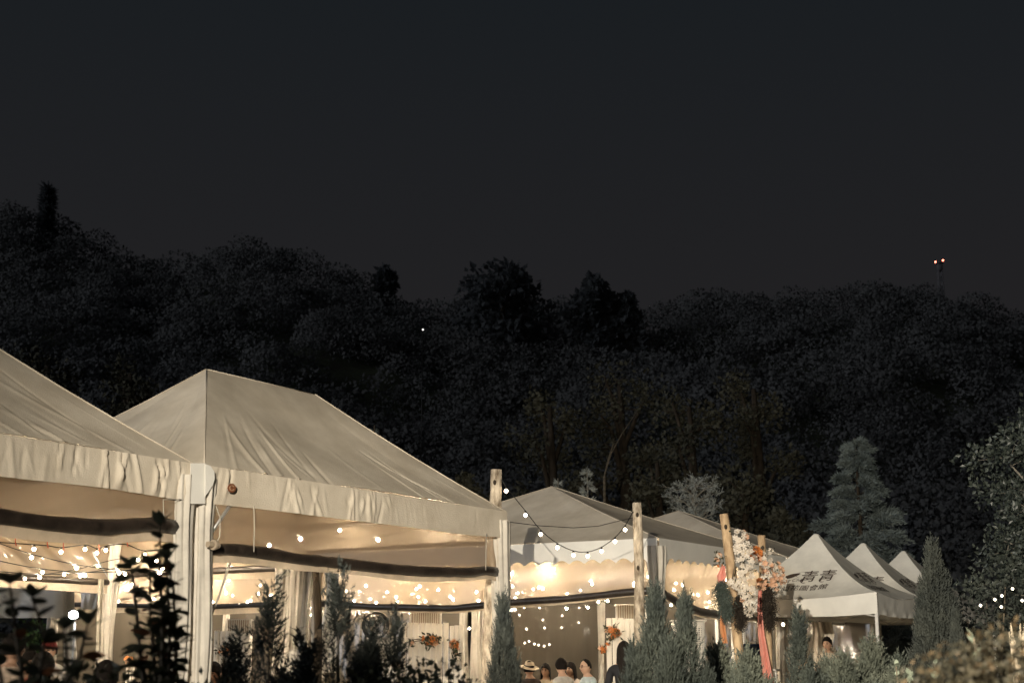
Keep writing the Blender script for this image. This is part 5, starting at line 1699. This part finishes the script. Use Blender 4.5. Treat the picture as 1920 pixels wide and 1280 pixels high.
def person(label, hx, hy, D, pose, face_deg, col, hair='short', skin='skin', extra=None, pants='trousers', chair=True, chair_label=None):
    me, hc = BODY[pose]
    c = at(hx, hy, D)                      # centre of the head
    sc = c.z / hc[2] if pose == 'stand' else 1.0
    lift = 0.0 if pose == 'stand' else c.z - hc[2]
    a = math.radians(face_deg)             # 0 faces the photographer, 90 faces right in the photograph
    t_me = me.copy(); t_me.name = 'body'
    for i, m in enumerate((M[skin], shirt(col), M[pants], M['black'], M['eye'], M['lip'], M['hair'])): t_me.materials[i] = m
    R2 = np.array([[math.cos(a), -math.sin(a), 0], [math.sin(a), math.cos(a), 0], [0, 0, 1]])
    off = R2 @ (hc * sc)
    o0 = Vector((c.x - off[0], D - off[1], lift))
    b = bpy.data.objects.new('person', t_me)
    COL.objects.link(b); b.location = o0; b.rotation_euler = (0, 0, a); b.scale = (sc, sc, sc)
    BASE[b.name] = o0
    tag(b, label, 'person', 'guests under the tents')

    def child(nm, vf, mat):
        ob = bpy.data.objects.new(nm, make_mesh(nm, vf[0], vf[1], mat)); COL.objects.link(ob); ob.parent = b
        return ob
    if hair: child('hair', hair_mesh(hair, hc), M['hair'])
    if extra == 'hat':
        pr = [(0.005, .128), (.06, .126), (.078, .105), (.086, .065), (.092, .045), (.095, .040), (.165, .022), (.170, .019), (.165, .016), (.09, .034), (.088, .03)]
        tilt = math.radians(-14)

        def hf(u, v):
            k = v * (len(pr) - 1); r_ = np.interp(k, range(len(pr)), [q[0] for q in pr]); z_ = np.interp(k, range(len(pr)), [q[1] for q in pr])
            th = u * 2 * np.pi
            z_ = z_ - 0.018 * np.exp(-(np.cos(th) * r_ / .03) ** 2) * (r_ < .07) + 0.10 * np.sin(th) ** 2 * np.clip(r_ - .095, 0, 1)
            y_ = -r_ * np.cos(th) * 1.08
            return np.stack([r_ * np.sin(th), y_ * math.cos(tilt) - z_ * math.sin(tilt) + .0, y_ * math.sin(tilt) + z_ * math.cos(tilt) + .015], 1) + hc[None]
        hat = child('straw_hat', grid(40, 40, hf), M['straw'])

        def bf2(u, v):
            th = u * 2 * np.pi; r_ = .0935 - .006 * v; z_ = .042 + .022 * v
            y_ = -r_ * np.cos(th) * 1.08
            return np.stack([r_ * np.sin(th), y_ * math.cos(tilt) - z_ * math.sin(tilt), y_ * math.sin(tilt) + z_ * math.cos(tilt) + .015], 1) + hc[None]
        bd = child('hat_band', grid(32, 2, bf2), M['black']); bd.parent = hat
    if extra == 'cap':
        child('cap', grid(36, 16, lambda u, v: np.stack([np.sin(v * 1.45) * np.sin(2 * np.pi * u) * .094, -np.sin(v * 1.45) * np.cos(2 * np.pi * u) * .113 * (1 + .75 * np.clip(np.cos(2 * np.pi * u), 0, 1) ** 4 * (v > .9)), np.cos(v * 1.45) * .142 + .012], 1) + hc[None]), surf('cap_cloth', (0.20, 0.03, 0.025), 0.8, 0.15, 10))
    if extra == 'glasses':
        gl = []
        for s in (-1, 1):
            cc_ = hc + np.array([s * .030, -.098, .004])
            gl.append(tube([cc_ + np.array([math.cos(q) * .021, 0, math.sin(q) * .016]) for q in np.linspace(0, 2 * math.pi, 15)], 0.0028, 5, cap=False))
            gl.append(tube([cc_ + np.array([s * .021, 0, .004]), cc_ + np.array([s * .05, .09, .006])], 0.0026, 5))
        gl.append(tube([hc + np.array([-.009, -.10, .007]), hc + np.array([.009, -.10, .007])], 0.0026, 5))
        child('glasses', merge(*gl), M['eye'])
    if pose == 'sit':
        q = thing('banquet_chair', chair_label, 'chair', (o0.x, o0.y, lift), 'banquet chairs under the tents')
        A = lambda p: Vector(R2 @ np.array(p)) + Vector((o0.x, o0.y, 0))
        ax, ay = tuple(R2[:, 0]), tuple(R2[:, 1])
        zs = 0.435 + lift
        add('seat', obox(A((0, -.05, zs - .02)), ax, ay, EZ, .20, .20, .02, .012), M['wood_warm'], q)
        for sx in (-1, 1):
            add('leg', tube([A((sx * .18, -.23, 0.04)), A((sx * .18, -.22, zs - .035))], .014, 6), M['wood_warm'], q)
            add('leg', tube([A((sx * .18, .20, 0.04)), A((sx * .18, .15, zs - .03)), A((sx * .18, .20, zs + .46))], .014, 6), M['wood_warm'], q)
        for z in (.14, .30, .45):
            add('rail', tube([A((-.18, .17 + z * .06, zs + z)), A((.18, .17 + z * .06, zs + z))], .012, 6), M['wood_warm'], q)
        for k in range(5):
            add('spindle', tube([A((-.12 + .06 * k, .185, zs + .14)), A((-.12 + .06 * k, .197, zs + .44))], .007, 5), M['wood_warm'], q)
    return b


person('seated man in a tilted straw hat with a black band', 992, 1254, 25.5, 'sit', 205, (.06, .045, .04), 'short', 'skin', 'hat', chair_label='chair of the man in the straw hat')
person('dark-haired woman seated between the straw hat and the man in grey', 1023, 1257, 27.0, 'sit', -20, (.55, .45, .34), 'long', 'skin_tan', chair_label='chair of the woman between the straw hat and the man in grey')
person('broad man in a light grey shirt seated with his back to us, face turned left', 1052, 1249, 23.8, 'sit', 220, (.50, .46, .40), 'short', 'skin', chair_label='chair of the broad man in light grey')
person('woman half hidden behind the man in light grey', 1070, 1255, 25.6, 'sit', -40, (.60, .50, .42), 'long', 'skin_tan', chair_label='chair of the half hidden woman')
person('man with glasses and thin hair in a pale blue shirt facing left', 1098, 1250, 24.2, 'sit', -62, (.50, .58, .58), 'thin', 'skin', 'glasses', chair_label='chair of the man with glasses')
person('long-haired woman in dark clothes seen from behind beside the big juniper', 1170, 1222, 16.5, 'stand', 165, (.012, .012, .014), 'long', 'skin')
person('dark-haired guest in beige seen from behind at the lower left corner', 26, 1216, 11.6, 'stand', 140, (.62, .47, .34), 'short', 'skin_tan')
person('guest with a dark red cap standing behind the left leafy shrub', 92, 1219, 15.5, 'stand', 30, (.62, .58, .52), 'short', 'skin', 'cap')
person('dark-haired guest in a coral top near the lower left corner', 50, 1240, 14.2, 'sit', 60, (.70, .20, .14), 'bob', 'skin_tan', chair_label='chair of the guest in coral')
person('dark-haired woman in a pale pink top right of the guest in coral', 80, 1250, 13.2, 'sit', 150, (.66, .50, .42), 'bob', 'skin', chair_label='chair of the woman in pale pink')
person('guest whose dark hair alone rises above the bottom edge by the columns', 198, 1272, 11.2, 'sit', 170, (.10, .08, .08), 'short', 'skin', chair_label='chair of the guest by the columns')
person('guest seated at the foot of the near white tent column', 378, 1258, 17.0, 'sit', 40, (.08, .08, .09), 'short', 'skin_tan', chair_label='chair of the guest at the white column')
person('middle guest of three beside the near white column, in black', 401, 1262, 17.6, 'sit', -15, (.03, .03, .035), 'bob', 'skin', chair_label='chair of the middle guest in black')
person('guest in a dark shirt at the left foot of the spiky junipers', 430, 1263, 17.0, 'sit', -60, (.05, .06, .08), 'short', 'skin_tan', chair_label='chair of the guest by the spiky junipers')
person('dark-haired guest standing under the lettered canopy', 1551, 1207, 26.6, 'stand', -30, (.40, .34, .26), 'short', 'skin_tan')
